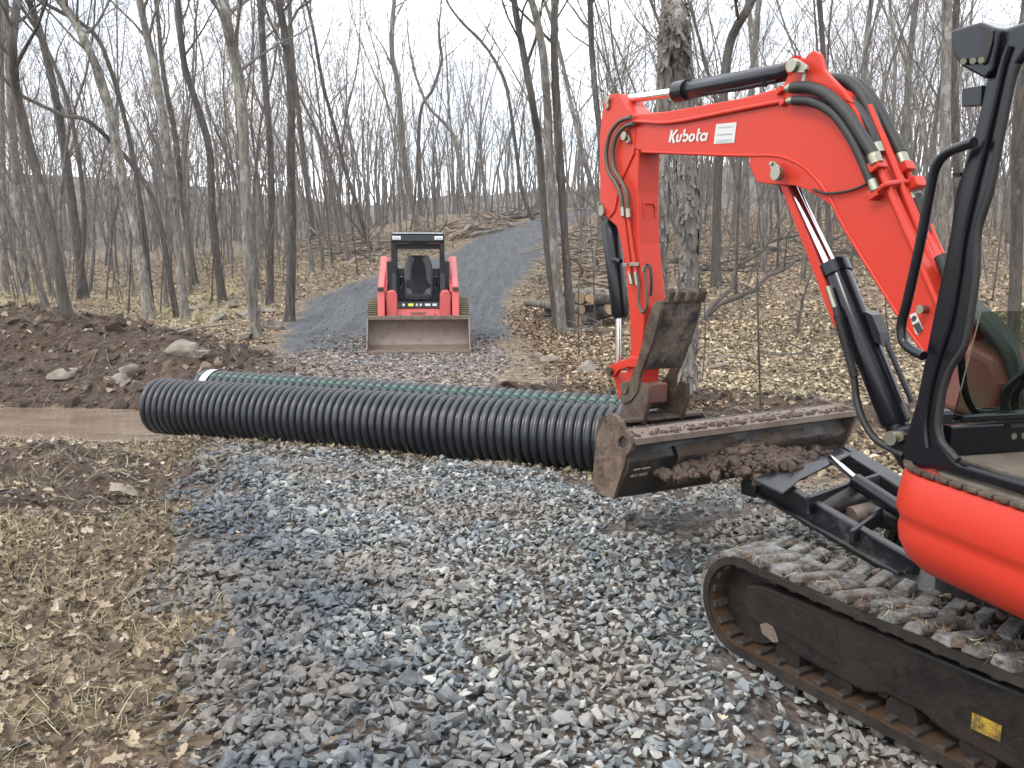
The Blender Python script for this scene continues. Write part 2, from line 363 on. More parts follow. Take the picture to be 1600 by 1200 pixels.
    sy = t.n('ShaderNodeSeparateXYZ'); t.l(p, sy.inputs[0])
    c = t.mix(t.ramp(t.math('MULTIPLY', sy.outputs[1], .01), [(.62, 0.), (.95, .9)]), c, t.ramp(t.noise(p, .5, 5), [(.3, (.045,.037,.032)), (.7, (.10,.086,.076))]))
    return t.fin(c, .95, b)
go = np_mesh('ground', np.stack([X, Y, Z], -1).reshape(-1, 3), faces, ground_mat(), True)
tag(go, kind='structure')
for nm, ch in (('weights', (GA, DW, RW)), ('weights_two', (np.clip(GR, 0, 1), GB, RE))):
    ca = go.data.color_attributes.new(nm, 'FLOAT_COLOR', 'POINT')
    ca.data.foreach_set('color', np.stack([*ch, np.ones_like(X)], -1).astype(np.float32).ravel())
# stream
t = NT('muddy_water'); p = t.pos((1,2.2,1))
t.fin(t.ramp(t.noise(t.pos((.7,1.6,1)), 1.7, 6, .6), [(.32, (.11,.077,.054)), (.68, (.20,.155,.118))]), .03, t.bump(t.noise(p, 3.5, 3, .5), .22, .05))  # muddy brown; paler streaks in the colour stand in for reflections on ripples
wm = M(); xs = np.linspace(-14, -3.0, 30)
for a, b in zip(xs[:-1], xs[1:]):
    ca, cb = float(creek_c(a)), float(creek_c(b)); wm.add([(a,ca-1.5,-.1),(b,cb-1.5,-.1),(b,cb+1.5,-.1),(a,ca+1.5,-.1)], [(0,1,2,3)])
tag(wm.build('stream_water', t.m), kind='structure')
# ------------------------------------------------------------------ scatter
def stone_templates(n, flat, k=11, seed=3):
    r = np.random.default_rng(seed); o = []
    for i in range(n):
        bm = bmesh.new(); s = np.array([1, r.uniform(.55, .9), r.uniform(*flat)])
        q = r.normal(size=(k, 3)); q /= np.linalg.norm(q, axis=1)[:, None]; q = np.sign(q)*np.abs(q)**.75
        for p_ in q*s*.5*r.uniform(.8, 1.1, (k, 1)): bm.verts.new(p_)
        res = bmesh.ops.convex_hull(bm, input=bm.verts)
        bmesh.ops.delete(bm, geom=list({e for e in res['geom_interior'] + res['geom_unused'] if isinstance(e, bmesh.types.BMVert)}), context='VERTS')
        bmesh.ops.triangulate(bm, faces=bm.faces); bm.verts.index_update()
        o.append((np.array([v.co[:] for v in bm.verts]), np.array([[v.index for v in f.verts] for f in bm.faces]))); bm.free()
    return o
def rotm(a, tx, ty):
    ca, sa, cx, sx, cy, sy = np.cos(a), np.sin(a), np.cos(tx), np.sin(tx), np.cos(ty), np.sin(ty); n = len(a); z = np.zeros(n); o = np.ones(n)
    A = np.stack([ca,-sa,z,sa,ca,z,z,z,o], -1).reshape(n,3,3); B = np.stack([o,z,z,z,cx,-sx,z,sx,cx], -1).reshape(n,3,3); C = np.stack([cy,z,sy,z,o,z,-sy,z,cy], -1).reshape(n,3,3)
    return A @ B @ C
def scatter(name, templates, P, size, tilt, mat, smooth=False):
    n = len(P); ti = rng.integers(0, len(templates), n); Rm = rotm(rng.uniform(0, 6.283, n), rng.normal(0, tilt, n), rng.normal(0, tilt, n))
    V = []; Fc = []; b = 0
    for k, (tv, tf) in enumerate(templates):
        s = np.where(ti == k)[0]
        if not len(s): continue
        vv = np.einsum('nij,vj->nvi', Rm[s], tv)*size[s][:, None, None] + P[s][:, None, :]
        V.append(vv.reshape(-1, 3)); m = len(tv)
        Fc.append((tf[None] + (np.arange(len(s))*m)[:, None, None] + b).reshape(-1, tf.shape[1])); b += len(s)*m
    return np_mesh(name, np.concatenate(V), np.concatenate(Fc), mat, smooth)
def jgrid(x0, x1, y0, y1, st):
    a, b = np.meshgrid(np.arange(x0, x1, st), np.arange(y0, y1, st)); a = a.ravel(); b = b.ravel()
    return a + rng.uniform(-.5, .5, len(a))*st, b + rng.uniform(-.5, .5, len(a))*st
def infov(x, y, m=.35): return np.abs(x) < (.6*y + m)
def stones_mat():
    t = NT('crushed_stone'); p = t.pos(); g = t.n('ShaderNodeNewGeometry')
    c = t.ramp(g.outputs['Random Per Island'], [(0., (.030,.037,.043)), (.3, (.083,.101,.112)), (.6, (.152,.172,.181)), (.82, (.21,.203,.180)), (1., (.35,.35,.33))])
    sx = t.n('ShaderNodeSeparateXYZ'); t.l(p, sx.inputs[0])
    # fresh wet-looking blue stone at the front left, dusty brown stone in the middle
    n1 = t.math('MULTIPLY', t.math('SUBTRACT', t.noise(p, 1.1, 4), .5), 2.2)
    fr = t.math('ADD', t.math('MULTIPLY', t.math('ADD', sx.outputs[0], t.math('MULTIPLY', sx.outputs[1], .42)), .55), n1)
    c = t.mix(t.ramp(fr, [(.22, .85), (.72, 0.)]), c, (.031,.042,.055))
    n2 = t.noise(p, .9, 5, .6)
    c = t.mix(t.ramp(n2, [(.45, 0.), (.60, .6)]), c, (.150,.115,.080))
    c = t.mix(t.ramp(t.math('ADD', t.math('MULTIPLY', sx.outputs[0], .4), t.math('MULTIPLY', t.math('SUBTRACT', t.noise(p, 1.7, 4), .5), 2.)), [(.1, 0.), (1.0, .45)]), c, (.185,.165,.130))
    c = t.mix(t.ramp(t.noise(p, 40, 4), [(.45, 0.), (.75, .4)]), c, (.24,.235,.22))
    return t.fin(c, .75, t.bump(t.noise(p, 55, 4), .35, .01))
ST = stones_mat()
TPL = stone_templates(14, (.28, .6))
def put(x, y, dz=0.): return np.stack([x, y, terrain(x, y)+dz], -1)
x, y = jgrid(-3.6, 5, 2.1, 8, .031)
a, _ = gravel_w(x, y); k = (rng.random(len(x)) < a*(1-.55*dirt_w(x, y))*(1-.8*sm(.53, .66, fbm(x*1.1+3, y*1.5, 4, 41)))) & infov(x, y); x, y = x[k], y[k]
sz = np.clip(rng.lognormal(math.log(.042), .33, len(x)), .02, .10)
big = sm(.8, -.5, x + .4*(y-2.5)); sz = sz*(1+.25*big)
tag(scatter('gravel_stones', TPL, put(x, y, .008)+np.stack([x*0, x*0, rng.uniform(0, .026, len(x))], -1), sz, .55, ST), 'loose angular grey and bluish crushed stone covering the foreground', 'gravel', kind='stuff')
t = NT('dusty_chips'); p = t.pos(); g = t.n('ShaderNodeNewGeometry')
t.fin(t.mix(t.ramp(t.noise(p, .7, 4), [(.42, 0.), (.62, .75)]), t.ramp(g.outputs['Random Per Island'], [(0, (.05,.035,.028)), (.4, (.125,.092,.073)), (.8, (.21,.172,.145)), (1, (.31,.275,.245))]), t.ramp(g.outputs['Random Per Island'], [(0, (.045,.045,.05)), (1, (.20,.195,.195))])), .9)
x, y = jgrid(-6.5, 2.2, 7.6, 19, .075); _, b = gravel_w(x, y); k = (rng.random(len(x)) < b*(1-.7*dirt_w(x, y))); x, y = x[k], y[k]
tag(scatter('stone_chips', stone_templates(8, (.15, .5), 8, 5), put(x, y, .012), rng.uniform(.045, .11, len(x)), .4, t.m), 'brownish stone chips and leaf bits strewn between the pipes and the loader', 'gravel', kind='stuff')
x, y = jgrid(-6.2, 2.5, 15, 40, .14); k = rng.random(len(x)) < .45*sm(-.3, .3, road_d(x, y))*sm(34, 22, y)*sm(14.5, 18, y-(x+2)*.55)*sm(40, 25, y); x, y = x[k], y[k]
t = NT('dark_road_stone'); g = t.n('ShaderNodeNewGeometry'); t.fin(t.ramp(g.outputs['Random Per Island'], [(0, (.018,.021,.025)), (.7, (.050,.055,.061)), (1, (.13,.135,.14))]), .8)
tag(scatter('road_gravel', stone_templates(6, (.3, .5), 7, 8), put(x, y, .0), rng.uniform(.04, .09, len(x)), .3, t.m), 'fine dark blue grey stone surfacing the woodland road', 'gravel', kind='stuff')
# soil clods
t = NT('dark_soil'); p = t.pos(); g = t.n('ShaderNodeNewGeometry')
t.fin(t.ramp(g.outputs['Random Per Island'], [(0, (.020,.012,.0075)), (.6, (.060,.037,.023)), (.9, (.105,.070,.046)), (1, (.22,.175,.125))]), .95, t.bump(t.noise(p, 30, 5), .8, .02))
x, y = jgrid(-12, 5, 5.5, 14.5, .085); k = rng.random(len(x)) < dirt_w(x, y)*.75; x, y = x[k], y[k]
tag(scatter('soil_clods', stone_templates(10, (.6, .9), 12, 9), put(x, y, .0), np.clip(rng.lognormal(math.log(.07), .5, len(x)), .03, .26)*np.interp(y, [6, 8.5, 9.5], [.5, .55, 1]), .6, t.m), 'clods of freshly dug dark brown soil along the stream cut', 'soil', kind='stuff')
x, y = jgrid(-11, 1, 5.8, 14.5, .16); k = rng.random(len(x)) < dirt_w(x, y)*.22; x, y = x[k], y[k]
t = NT('pale_soil_stone'); p = t.pos(); g = t.n('ShaderNodeNewGeometry'); t.fin(t.mix(t.ramp(t.noise(p, 12, 5), [(.4, 0.), (.6, .8)]), t.ramp(g.outputs['Random Per Island'], [(0, (.07,.055,.042)), (.6, (.17,.145,.115)), (1, (.33,.30,.25))]), (.06,.038,.025)), .9)
tag(scatter('soil_stones', stone_templates(8, (.4, .7), 10, 29), put(x, y, .012), np.clip(rng.lognormal(math.log(.07), .5, len(x)), .03, .22), .5, t.m), 'small pale stones mixed into the dug soil', 'stones', kind='stuff')
x, y = jgrid(-11, 4.6, 6, 14.5, .14); k = rng.random(len(x)) < dirt_w(x, y)*.30; x, y = x[k], y[k]
# leaves
def leaf_templates(n, m, seed):
    r = np.random.default_rng(seed); o = []
    for i in range(n):
        k = m; v = []
        cu = r.uniform(-.9, 1.5); fo = r.uniform(.1, .9); tw = r.uniform(-.6, .6); wd = r.uniform(.2, .36)
        for j in range(k+1):
            s = j/k - .5; lob = wd*math.sin(math.pi*min(max(j/k*.93+.05, 0), 1))**.8*(1.15 if j % 2 else .62 if k > 4 else 1)
            zc = cu*s*s; 
            for sd_ in (-1, 0, 1): v.append((s, sd_*lob + .1*tw*s, zc + abs(sd_)*lob*fo + sd_*tw*s*lob))
        f = []
        for j in range(k):
            for q in (0, 1): a_ = j*3+q; f.append((a_, a_+1, a_+4, a_+3))
        o.append((np.array(v), np.array(f)))
    return o
def leaf_mat(name, stops):
    t = NT(name); g = t.n('ShaderNodeNewGeometry'); p = t.pos()
    c = t.ramp(g.outputs['Random Per Island'], stops); c = t.mix(t.ramp(t.noise(p, .6, 3), [(.4, 0.), (.7, .4)]), c, (.085,.056,.036))
    return t.fin(c, .75)
sx_, sy_ = x, y
LEAF = leaf_mat('dead_oak_leaves', [(0, (.035,.023,.015)), (.35, (.10,.070,.044)), (.65, (.185,.137,.088)), (.88, (.285,.225,.15)), (1, (.40,.34,.26))])
LEAF_W = leaf_mat('woodland_leaf_litter', [(0, (.07,.046,.028)), (.35, (.20,.142,.085)), (.65, (.34,.255,.155)), (.9, (.40,.31,.20)), (1, (.48,.40,.28))])
LEAF_T = leaf_mat('pale_dead_leaves', [(0, (.08,.056,.034)), (.35, (.19,.145,.085)), (.65, (.31,.245,.15)), (.9, (.43,.36,.235)), (1, (.52,.46,.34))])
tag(scatter('soil_leaves', leaf_templates(8, 4, 24), put(sx_, sy_, .03), rng.uniform(.04, .10, len(sx_)), .6, LEAF), 'torn leaf scraps and bark bits on the dug soil', 'leaves', kind='stuff')
def litter_w(x, y):
    a, b = gravel_w(x, y); return np.clip(1-a-1.0*sm(-.5, .1, road_d(x, y))*sm(9, 10, y), 0, 1)*(1-.8*dirt_w(x, y))*(1-np.exp(-((y-creek_c(x))/.9)**4)*sm(-2.6, -3.2, x))
x, y = jgrid(-5.6, -.6, 2.0, 8.4, .031); a, _ = gravel_w(x, y)
k = (rng.random(len(x)) < litter_w(x, y)*.9 + .012) & infov(x, y); x, y = x[k], y[k]
tag(scatter('leaf_litter', leaf_templates(14, 6, 4), put(x, y, .012)+np.stack([x*0, x*0, rng.uniform(0, .03, len(x))], -1), np.clip(rng.lognormal(math.log(.037), .45, len(x)), .016, .085), .45, LEAF), 'curled brown oak leaves covering the bank at lower left', 'leaves', kind='stuff')
x, y = jgrid(-.3, 13, 6.5, 18, .06); k = (rng.random(len(x)) < litter_w(x, y)*.75) & infov(x, y, .6); x, y = x[k], y[k]
tag(scatter('leaf_carpet', leaf_templates(10, 3, 6), put(x, y, .01), rng.uniform(.05, .115, len(x)), .4, LEAF_T), 'pale dry leaves carpeting the forest floor behind the excavator', 'leaves', kind='stuff')
x = rng.uniform(-26, 26, 110000); y = 13 + 40*rng.random(110000)**1.4
k = (rng.random(len(x)) < litter_w(x, y)) & infov(x, y, 1) & ((x < -.3) | (y > 17)); x, y = x[k], y[k]
tag(scatter('woodland_leaves', leaf_templates(8, 2, 8), put(x, y, .015), rng.uniform(.06, .15, len(x)), .4, LEAF_W), 'brown leaf litter over the woodland floor on both sides of the road', 'leaves', kind='stuff')
x, y = jgrid(-3.5, 4, 2.2, 9.5, .16); k = rng.random(len(x)) < .22; x, y = x[k], y[k]
tag(scatter('scattered_leaves', leaf_templates(8, 6, 9), put(x, y, .035), rng.uniform(.02, .055, len(x)), .4, LEAF), 'single brown leaves blown over the crushed stone', 'leaves', kind='stuff')
x, y = jgrid(-.6, 2.6, 8.2, 22, .055); k = rng.random(len(x)) < .65*sm(.35, -.25, road_d(x, y))*sm(2.5, 1.6, x-.03*y); x, y = x[k], y[k]
RCHIP = leaf_mat('red_brown_litter', [(0, (.035,.018,.011)), (.4, (.11,.058,.033)), (.75, (.20,.12,.072)), (1, (.34,.26,.18))])
tag(scatter('bark_litter', leaf_templates(8, 3, 44), put(x, y, .012), rng.uniform(.03, .10, len(x)), .5, RCHIP), 'reddish brown bark and leaf scraps along the right edge of the road', 'litter', kind='stuff')
# grass blades
def blades(n, seed):
    r = np.random.default_rng(seed); o = []
    for i in range(n):
        lean = r.uniform(.3, 1.1); v = []
        for j in range(5):
            t_ = j/4; wd = .018*(1-t_*.85); v += [(lean*t_*t_, -wd, t_*(1-.45*lean*t_)), (lean*t_*t_, wd, t_*(1-.45*lean*t_))]
        o.append((np.array(v), np.array([(2*j, 2*j+1, 2*j+3, 2*j+2) for j in range(4)])))
    return o
GRASS = leaf_mat('dry_grass', [(0, (.15,.125,.055)), (.5, (.33,.285,.15)), (1, (.50,.45,.28))])
x, y = jgrid(-5.4, -.8, 2.0, 8, .036); k = (rng.random(len(x)) < litter_w(x, y)*.75) & infov(x, y); x, y = x[k], y[k]
tag(scatter('dry_straw', blades(6, 14), put(x, y, .02), rng.uniform(.03, .13, len(x)), 1.35, GRASS), 'pale straw and stems lying flat among the fallen leaves', 'straw', kind='stuff')
cx_ = rng.uniform(-5.2, -1.2, 260); cy_ = rng.uniform(2.4, 7.6, 260)
x = (cx_[:, None] + rng.normal(0, .09, (260, 40))).ravel(); y = (cy_[:, None] + rng.normal(0, .09, (260, 40))).ravel()
k = rng.random(len(x)) < litter_w(x, y)*sm(.30, .5, fbm(x*.8, y*.8, 3, 28)+.08); x, y = x[k], y[k]
tag(scatter('grass_tufts', blades(8, 3), put(x, y, 0), rng.uniform(.05, .17, len(x)), .55, GRASS), 'tufts of dry yellow grass on the leafy bank', 'grass', kind='stuff')
x = rng.uniform(-24, -6, 26000); y = rng.uniform(14.5, 38, 26000); k = (rng.random(len(x)) < sm(.40, .55, fbm(x*.3, y*.3, 3, 27))) & infov(x, y, 1); x, y = x[k], y[k]
tag(scatter('meadow_grass', blades(6, 4), put(x, y, 0), rng.uniform(.12, .3, len(x)), .4, GRASS), 'low pale grass among the trees beyond the soil heap', 'grass', kind='stuff')
# roots and twigs in the soil
tw = M()
def twig(m, x, y, L_, r_, lift=.05, n=5):
    a_ = rnd.uniform(0, 6.28); P_ = []; px_, py_ = x, y; z0 = tz(x, y)
    for i in range(n):
        P_.append((px_, py_, tz(px_, py_) + .01 + lift*math.sin(math.pi*i/(n-1)))); a_ += rnd.uniform(-.28, .28); px_ += math.cos(a_)*L_/n; py_ += math.sin(a_)*L_/n
    m.tube(P_, [r_*(1-.6*i/n) for i in range(n)], 5)
for i in range(420):
    for _ in range(20):
        x_, y_ = rnd.uniform(-11, 4.6), rnd.uniform(6, 14)
        if rnd.random() < float(dirt_w(np.array([x_]), np.array([y_]))[0]): break
    twig(tw, x_, y_, rnd.uniform(.15, .7), rnd.uniform(.002, .007), rnd.uniform(.01, .07))
for i in range(150):
    x_, y_ = rnd.uniform(-3.6, -1), rnd.uniform(2.3, 7)
    twig(tw, x_, y_, rnd.uniform(.1, .5), rnd.uniform(.002, .006), rnd.uniform(.01, .05))
tag(tw.build('root_tangle', BARK_L, smooth=60), 'thin torn roots and twigs sticking out of the soil and leaves', 'roots', kind='stuff')
exec_parts = True
# ------------------------------------------------------------------ trees
def wander(p, d, L_, n, jit, trop, r):
    P_ = [Vector(p)]; d = Vector(d).normalized()
    for i in range(n):
        d = (d + Vector((r.uniform(-jit, jit), r.uniform(-jit, jit), r.uniform(-jit, jit)*.7 + trop))).normalized()
        P_.append(P_[-1] + d*(L_/n))
    return P_
def limb(m, p, d, L_, r0, lev, r, dens=1., sides=5):
    n = 6 if lev == 0 else 4
    P_ = wander(p, d, L_, n, .26, .07, r); rr = [max(r0*(1-.82*i/n), .0035) for i in range(n+1)]
    m.tube(P_, rr, max(3, sides-lev), caps=False)
    if lev >= 2 or L_ < .5: return
    k = int((r.randint(4, 6) if lev == 0 else r.randint(2, 4))*dens)
    for i in range(k):
        t_ = r.uniform(.22, .98)*n; j = min(int(t_), n-1); q = P_[j].lerp(P_[j+1], t_-j); t0 = (P_[j+1]-P_[j]).normalized()
        ax = t0.orthogonal().normalized(); ax.rotate(Matrix.Rotation(r.uniform(0, 6.28), 3, t0))
        dd = (t0*r.uniform(.6, 1.1) + ax*r.uniform(.5, .95))
        limb(m, q, dd, L_*r.uniform(.35, .62), max(rr[j]*r.uniform(.4, .62), .005), lev+1, r, dens, sides)
def branches(m, path, radii, f0, nb, Lm, r, dens=1., up=.5):
    n = len(path)-1
    for i in range(nb):
        t_ = (f0 + (1-f0)*(i + r.uniform(.1, .9))/nb)*n; j = min(int(t_), n-1); q = path[j].lerp(path[j+1], t_-j)
        a_ = r.uniform(0, 6.28); frac = t_/n
        d = Vector((math.cos(a_), math.sin(a_), up + r.uniform(-.1, .7) + .6*frac))
        limb(m, q, d, Lm*(1.15-.75*max(0, (frac-f0)/(1-f0)))*r.uniform(.55, 1.1), radii[j]*r.uniform(.28, .5), 0, r, dens)
def flare(radii, k=.5, n=3):
    return [q*(1+k*max(0, 1-i/n)**2) for i, q in enumerate(radii)]
def hero(label, pts, w0, w1, mat, nb=10, f0=.35, Lm=3., depth=None, ext=5., seed=0, group='individual trees along the clearing', cat='tree', name='bare_tree', dens=1., sides=12):
    r = random.Random(seed*7+3)
    b = at(*pts[0], depth) if depth else hit(*pts[0]); Yd = b.y
    P_ = [at(px, py, Yd + (r.uniform(-.25, .25) if i else 0)) for i, (px, py) in enumerate(pts)]
    P_[0].z -= .12
    d = (P_[-1]-P_[-2]).normalized()
    for k in range(4): d = (d + Vector((r.uniform(-.18, .18), r.uniform(-.18, .18), .12))).normalized(); P_.append(P_[-1] + d*ext/4)
    na = len(pts); S = spline(P_, 5); n = len(S)
    q0, q1 = .70*w0/2/F*Yd, .78*w1/2/F*Yd; kk = (na-1)*5; rr = []
    for i in range(n): rr.append(q0 + (q1-q0)*i/kk if i <= kk else q1*max(.12, 1-.9*(i-kk)/(n-kk)))
    rr = [q*(1+r.uniform(-.07, .07)) for q in rr]
    root = empty(name, P_[0], label, cat, group)
    M().tube(S, flare(rr, .38, 2), sides, jit=.09).build('trunk', mat, root, smooth=80)
    if nb:
        m = M(); branches(m, S, rr, f0, nb, Lm, r, dens); m.build('branches', mat, root, smooth=80)
    return root, S, rr
D_, L__ = BARK_D, BARK_L
HT = [
 ('grey trunk at the far left edge of the woodland, rising straight up beside the frame', [(8,458),(4,300),(2,120),(0,0)], 14, 10, L__),
 ('stout grey trunk standing in pale grass just right of the far left edge', [(38,462),(30,330),(18,180),(8,0)], 20, 12, L__),
 ('dark leaning tree rising behind the left end of the soil heap', [(106,492),(84,380),(60,280),(30,165),(20,80),(27,0)], 22, 15, D_),
 ('double dark trunk in the grass behind the soil heap, tops leaning left', [(131,468),(116,340),(96,205),(80,120),(60,40),(44,0)], 21, 11, D_),
 ('slim dark stem close against the double trunk behind the soil heap', [(122,470),(132,350),(120,230),(100,140),(70,70),(40,20)], 10, 7, D_),
 ('tall grey and brown trunk behind the right part of the soil heap, top bending left', [(236,503),(210,345),(192,280),(168,160),(140,80),(108,20),(70,-30)], 22, 15, L__),
 ('thin second stem curving left above the grey and brown trunk', [(240,500),(222,330),(196,190),(168,95),(140,46),(60,0)], 10, 7, D_),
 ('broad rough pale trunk behind the rocks, tallest of the clump with the arching stem', [(290,503),(276,360),(256,200),(240,100),(220,10)], 21, 13, L__),
 ('slender arching stem bowing far to the left out of the pale clump', [(277,497),(248,340),(220,276),(180,228),(136,188),(100,180),(32,148),(0,116)], 12, 6, D_),
 ('thin dark tree in the grass right of the pale clump', [(306,446),(284,300),(272,200),(256,120),(246,20)], 13, 8, D_),
 ('dark slim tree bending left, standing between the pale clump and the lichen spotted trunk', [(348,470),(332,340),(328,240),(310,172),(288,100),(278,0)], 17, 11, D_),
 ('lichen spotted trunk closest to the stone slabs, left of the road edge', [(401,530),(388,400),(384,300),(380,200),(372,120),(356,45),(349,0)], 24, 19, L__),
 ('thin brown trunk just behind the lichen spotted one', [(421,476),(424,300),(420,200),(412,100),(406,0)], 15, 12, D_),
 ('straight dark trunk at the left edge of the gravel road, with mossy patches', [(452,502),(456,350),(454,250),(455,150),(446,60),(436,0)], 21, 14, D_),
 ('dark trunk leaning left just behind the straight roadside trunk', [(492,385),(473,233),(462,133),(456,80),(452,0)], 12, 8, D_),
 ('thin leaning tree rising from the fallen branches left of the loader', [(583,400),(557,317),(540,267),(523,200),(505,133),(488,40)], 10, 6, D_),
 ('tall grey tree with a crooked top straight behind the loader cab', [(662,368),(640,300),(630,233),(622,133),(612,80),(616,0)], 15, 8, L__),
 ('dark forked tree behind the loader with two spreading limbs', [(656,335),(654,240),(658,170),(676,140),(690,95),(687,70)], 8, 5, D_),
 ('tree leaning left from the road edge beside the heap of cut branches', [(745,349),(722,267),(706,207),(670,167),(650,120)], 10, 5, L__),
 ('bent tree left of the road bend with a sweeping bare crown', [(834,344),(816,300),(806,233),(793,143),(776,100),(753,66),(723,36)], 9, 5, D_),
 ('dark left stem of the tall trio right of the road', [(872,512),(853,367),(843,233),(833,167),(818,83),(803,0)], 17, 12, D_),
 ('pale middle stem of the tall trio right of the road', [(880,522),(864,367),(857,200),(850,100),(838,27),(825,-10)], 20, 13, L__),
 ('dark right stem of the tall trio, forked near the top', [(893,518),(880,333),(872,200),(866,83),(866,0)], 19, 13, D_),
 ('dark tree behind the red excavator arm, left of the two shaggy trunks', [(975,470),(948,320),(936,200),(926,100),(922,0)], 14, 11, D_),
 ('dark tree with a kinked trunk right of the two shaggy trunks', [(1118,447),(1120,330),(1128,180),(1140,70),(1165,20),(1180,-10)], 20, 16, D_),
 ('grey tree seen in the gap beneath the boom, behind the leaning dead limb', [(1165,380),(1166,250),(1176,120),(1186,0)], 15, 11, L__),
 ('dark trunk showing just under the bend of the boom', [(1298,440),(1293,300),(1290,150),(1280,0)], 13, 10, D_),
 ('slim tree rising behind the boom hoses', [(1345,400),(1350,260),(1350,120),(1362,0)], 12, 10, L__),
 ('grey tree left of the cab work light', [(1412,380),(1415,240),(1420,110),(1432,0)], 15, 11, L__),
 ('pale straight trunk right behind the cab work light', [(1470,430),(1476,250),(1478,130),(1480,0)], 22, 18, L__),
 ('dark trunk beside the pale one behind the cab post', [(1500,400),(1494,230),(1490,110),(1495,0)], 16, 13, D_),
 ('brown trunk framed in the open cab doorway at the right edge', [(1583,540),(1588,400),(1592,200),(1600,60),(1606,0)], 26, 22, D_),
]
for i, (lb, pts, w0, w1, mt) in enumerate(HT):
    hero(lb, pts, w0, w1, mt, nb=13 if w0 < 18 else 16, f0=.38, Lm=2.6+1.5*rnd.random(), seed=i)
# limb of the trio
# shaggy hickories
def shaggy(label, pts, w0, w1, seed, depth):
    root, S, rr = hero(label, pts, w0, w1, BARK_H, nb=9, f0=.55, Lm=3.5, seed=seed, depth=depth, name='shagbark_hickory', group='shaggy barked trees behind the arm', sides=16)
    r = random.Random(seed); m = M()
    for i in range(620):
        t_ = r.uniform(.0, .62)*(len(S)-1); j = int(t_); c = S[j].lerp(S[j+1], t_-j); tang = (S[j+1]-S[j]).normalized(); q = rr[j]
        a_ = r.uniform(0, 6.28); o_ = Vector((math.cos(a_), math.sin(a_), 0)); s_ = tang.cross(o_)
        ln = r.uniform(.12, .42); wd = r.uniform(.018, .045); curl = r.uniform(.012, .05); rows = []
        for k in range(5):
            u_ = k/4-.5; lift = q*1.01 + .006 + curl*(2*u_)**2*(1 if u_*r.choice((1, 1, -1)) < .1 else .35)
            w_ = wd*(1-.55*abs(2*u_)**2); jx = r.uniform(-.006, .006)
            rows += [c + tang*(u_*ln) + o_*lift + s_*(-w_+jx), c + tang*(u_*ln) + o_*(lift+.007) + s_*jx, c + tang*(u_*ln) + o_*lift + s_*(w_+jx)]
        m.add(rows, [(k*3+e, k*3+e+1, k*3+e+4, k*3+e+3) for k in range(4) for e in (0, 1)])
    m.build('peeling_bark', BARK_H, root, smooth=40)
b_ = hit(1073, 612)
shaggy('thick shagbark trunk with long peeling strips, standing just behind the raised bucket thumb', [(1073,612),(1076,450),(1075,300),(1068,150),(1060,60),(1056,0)], 40, 31, 5, b_.y)
shaggy('second shagbark trunk, left of the thick one and half hidden by the arm', [(1028,520),(1032,330),(1036,200),(1042,80),(1046,0)], 33, 26, 9, b_.y+3.2)
# woodland trees: a few kinds, copied
def proto(seed, H, r0, lean, dens, light=False):
    r = random.Random(seed); P_ = [Vector((0,0,-.2))]; d = Vector((lean, 0, 1)).normalized(); n = 9
    for i in range(n):
        d = (d + Vector((r.uniform(-.17, .17)+lean*.05, r.uniform(-.15, .15), .1))).normalized(); P_.append(P_[-1] + d*H/n)
    S = spline(P_, 2); rr = flare([r0*max(.08, (1-.9*(i/(len(S)-1))**.8)) for i in range(len(S))], .4, 2)
    t_ = M().tube(S, rr, 7 if not light else 5, caps=False); c = M()
    branches(c, S, rr, .28, 15 if not light else 9, H*.32, r, dens, .5)
    return t_, c
PR = []
for i in range(9):
    PR.append(proto(40+i, 15+rnd.uniform(-2.5, 4), rnd.uniform(.055, .10), rnd.uniform(-.16, -.02), rnd.uniform(1.1, 1.45)))
SRC = []
KL = {'left': ('slim bare tree in the crowded woodland left of the gravel road', 'woodland trees left of the road'),
      'mid': ('slim bare tree in the woods beyond the crest of the gravel road', 'woodland trees beyond the road crest'),
      'right': ('slim bare tree on the wooded slope behind the excavator', 'woodland trees on the right slope')}
for i, (tm, cm) in enumerate(PR):
    root = empty('woodland_tree'); a_ = tm.build('trunk', BARK_F if i % 3 else BARK_L, root, smooth=80); b2 = cm.build('branches', BARK_F if i % 3 else BARK_L, root, smooth=80)
    SRC.append([root, a_, b2, False])
placed = []
def far_spot(n, ymin, ymax, kmin):
    o = []
    tries = 0
    while len(o) < n and tries < 40000:
        tries += 1
        y_ = ymin + (ymax-ymin)*rnd.random()**.8; x_ = rnd.uniform(-.66, .66)*y_
        if float(road_d(np.array([x_]), np.array([y_]))[0]) > -1.1 and y_ < 75: continue
        if 14 < y_ < 23 and -7 < x_ < 3: continue
        if x_ > -3 and y_ < 18 and abs(x_/y_) < .5: continue
        px_ = 800+1350*x_/y_
        if y_ < 30 and 560 < px_ < 760: continue
        if any((x_-a_)**2+(y_-b2)**2 < kmin**2 for a_, b2 in placed): continue
        placed.append((x_, y_)); o.append((x_, y_))
    return o
sp_ = far_spot(34, 23, 34, 1.8) + far_spot(245, 31, 82, 1.7)
for i, (x_, y_) in enumerate(sp_):
    s = SRC[i % len(SRC)]
    if not s[3]: root, s[3] = s[0], True
    else:
        root = s[0].copy(); scene.collection.objects.link(root)
        for ch in s[1:3]:
            c = ch.copy(); scene.collection.objects.link(c); c.parent = root
    root.location = (x_, y_, tz(x_, y_)); root.rotation_euler = (rnd.uniform(-.05, .05), rnd.uniform(-.06, .02), rnd.uniform(-.9, .9) + (math.pi if rnd.random() < .2 else 0)); q = rnd.uniform(.75, 1.25); root.scale = (q, q, q*rnd.uniform(.9, 1.1))
    px_ = 800+1350*x_/y_; lb, g_ = KL['left' if px_ < 640 else 'mid' if px_ < 960 else 'right']
    tag(root, lb, 'tree', g_)
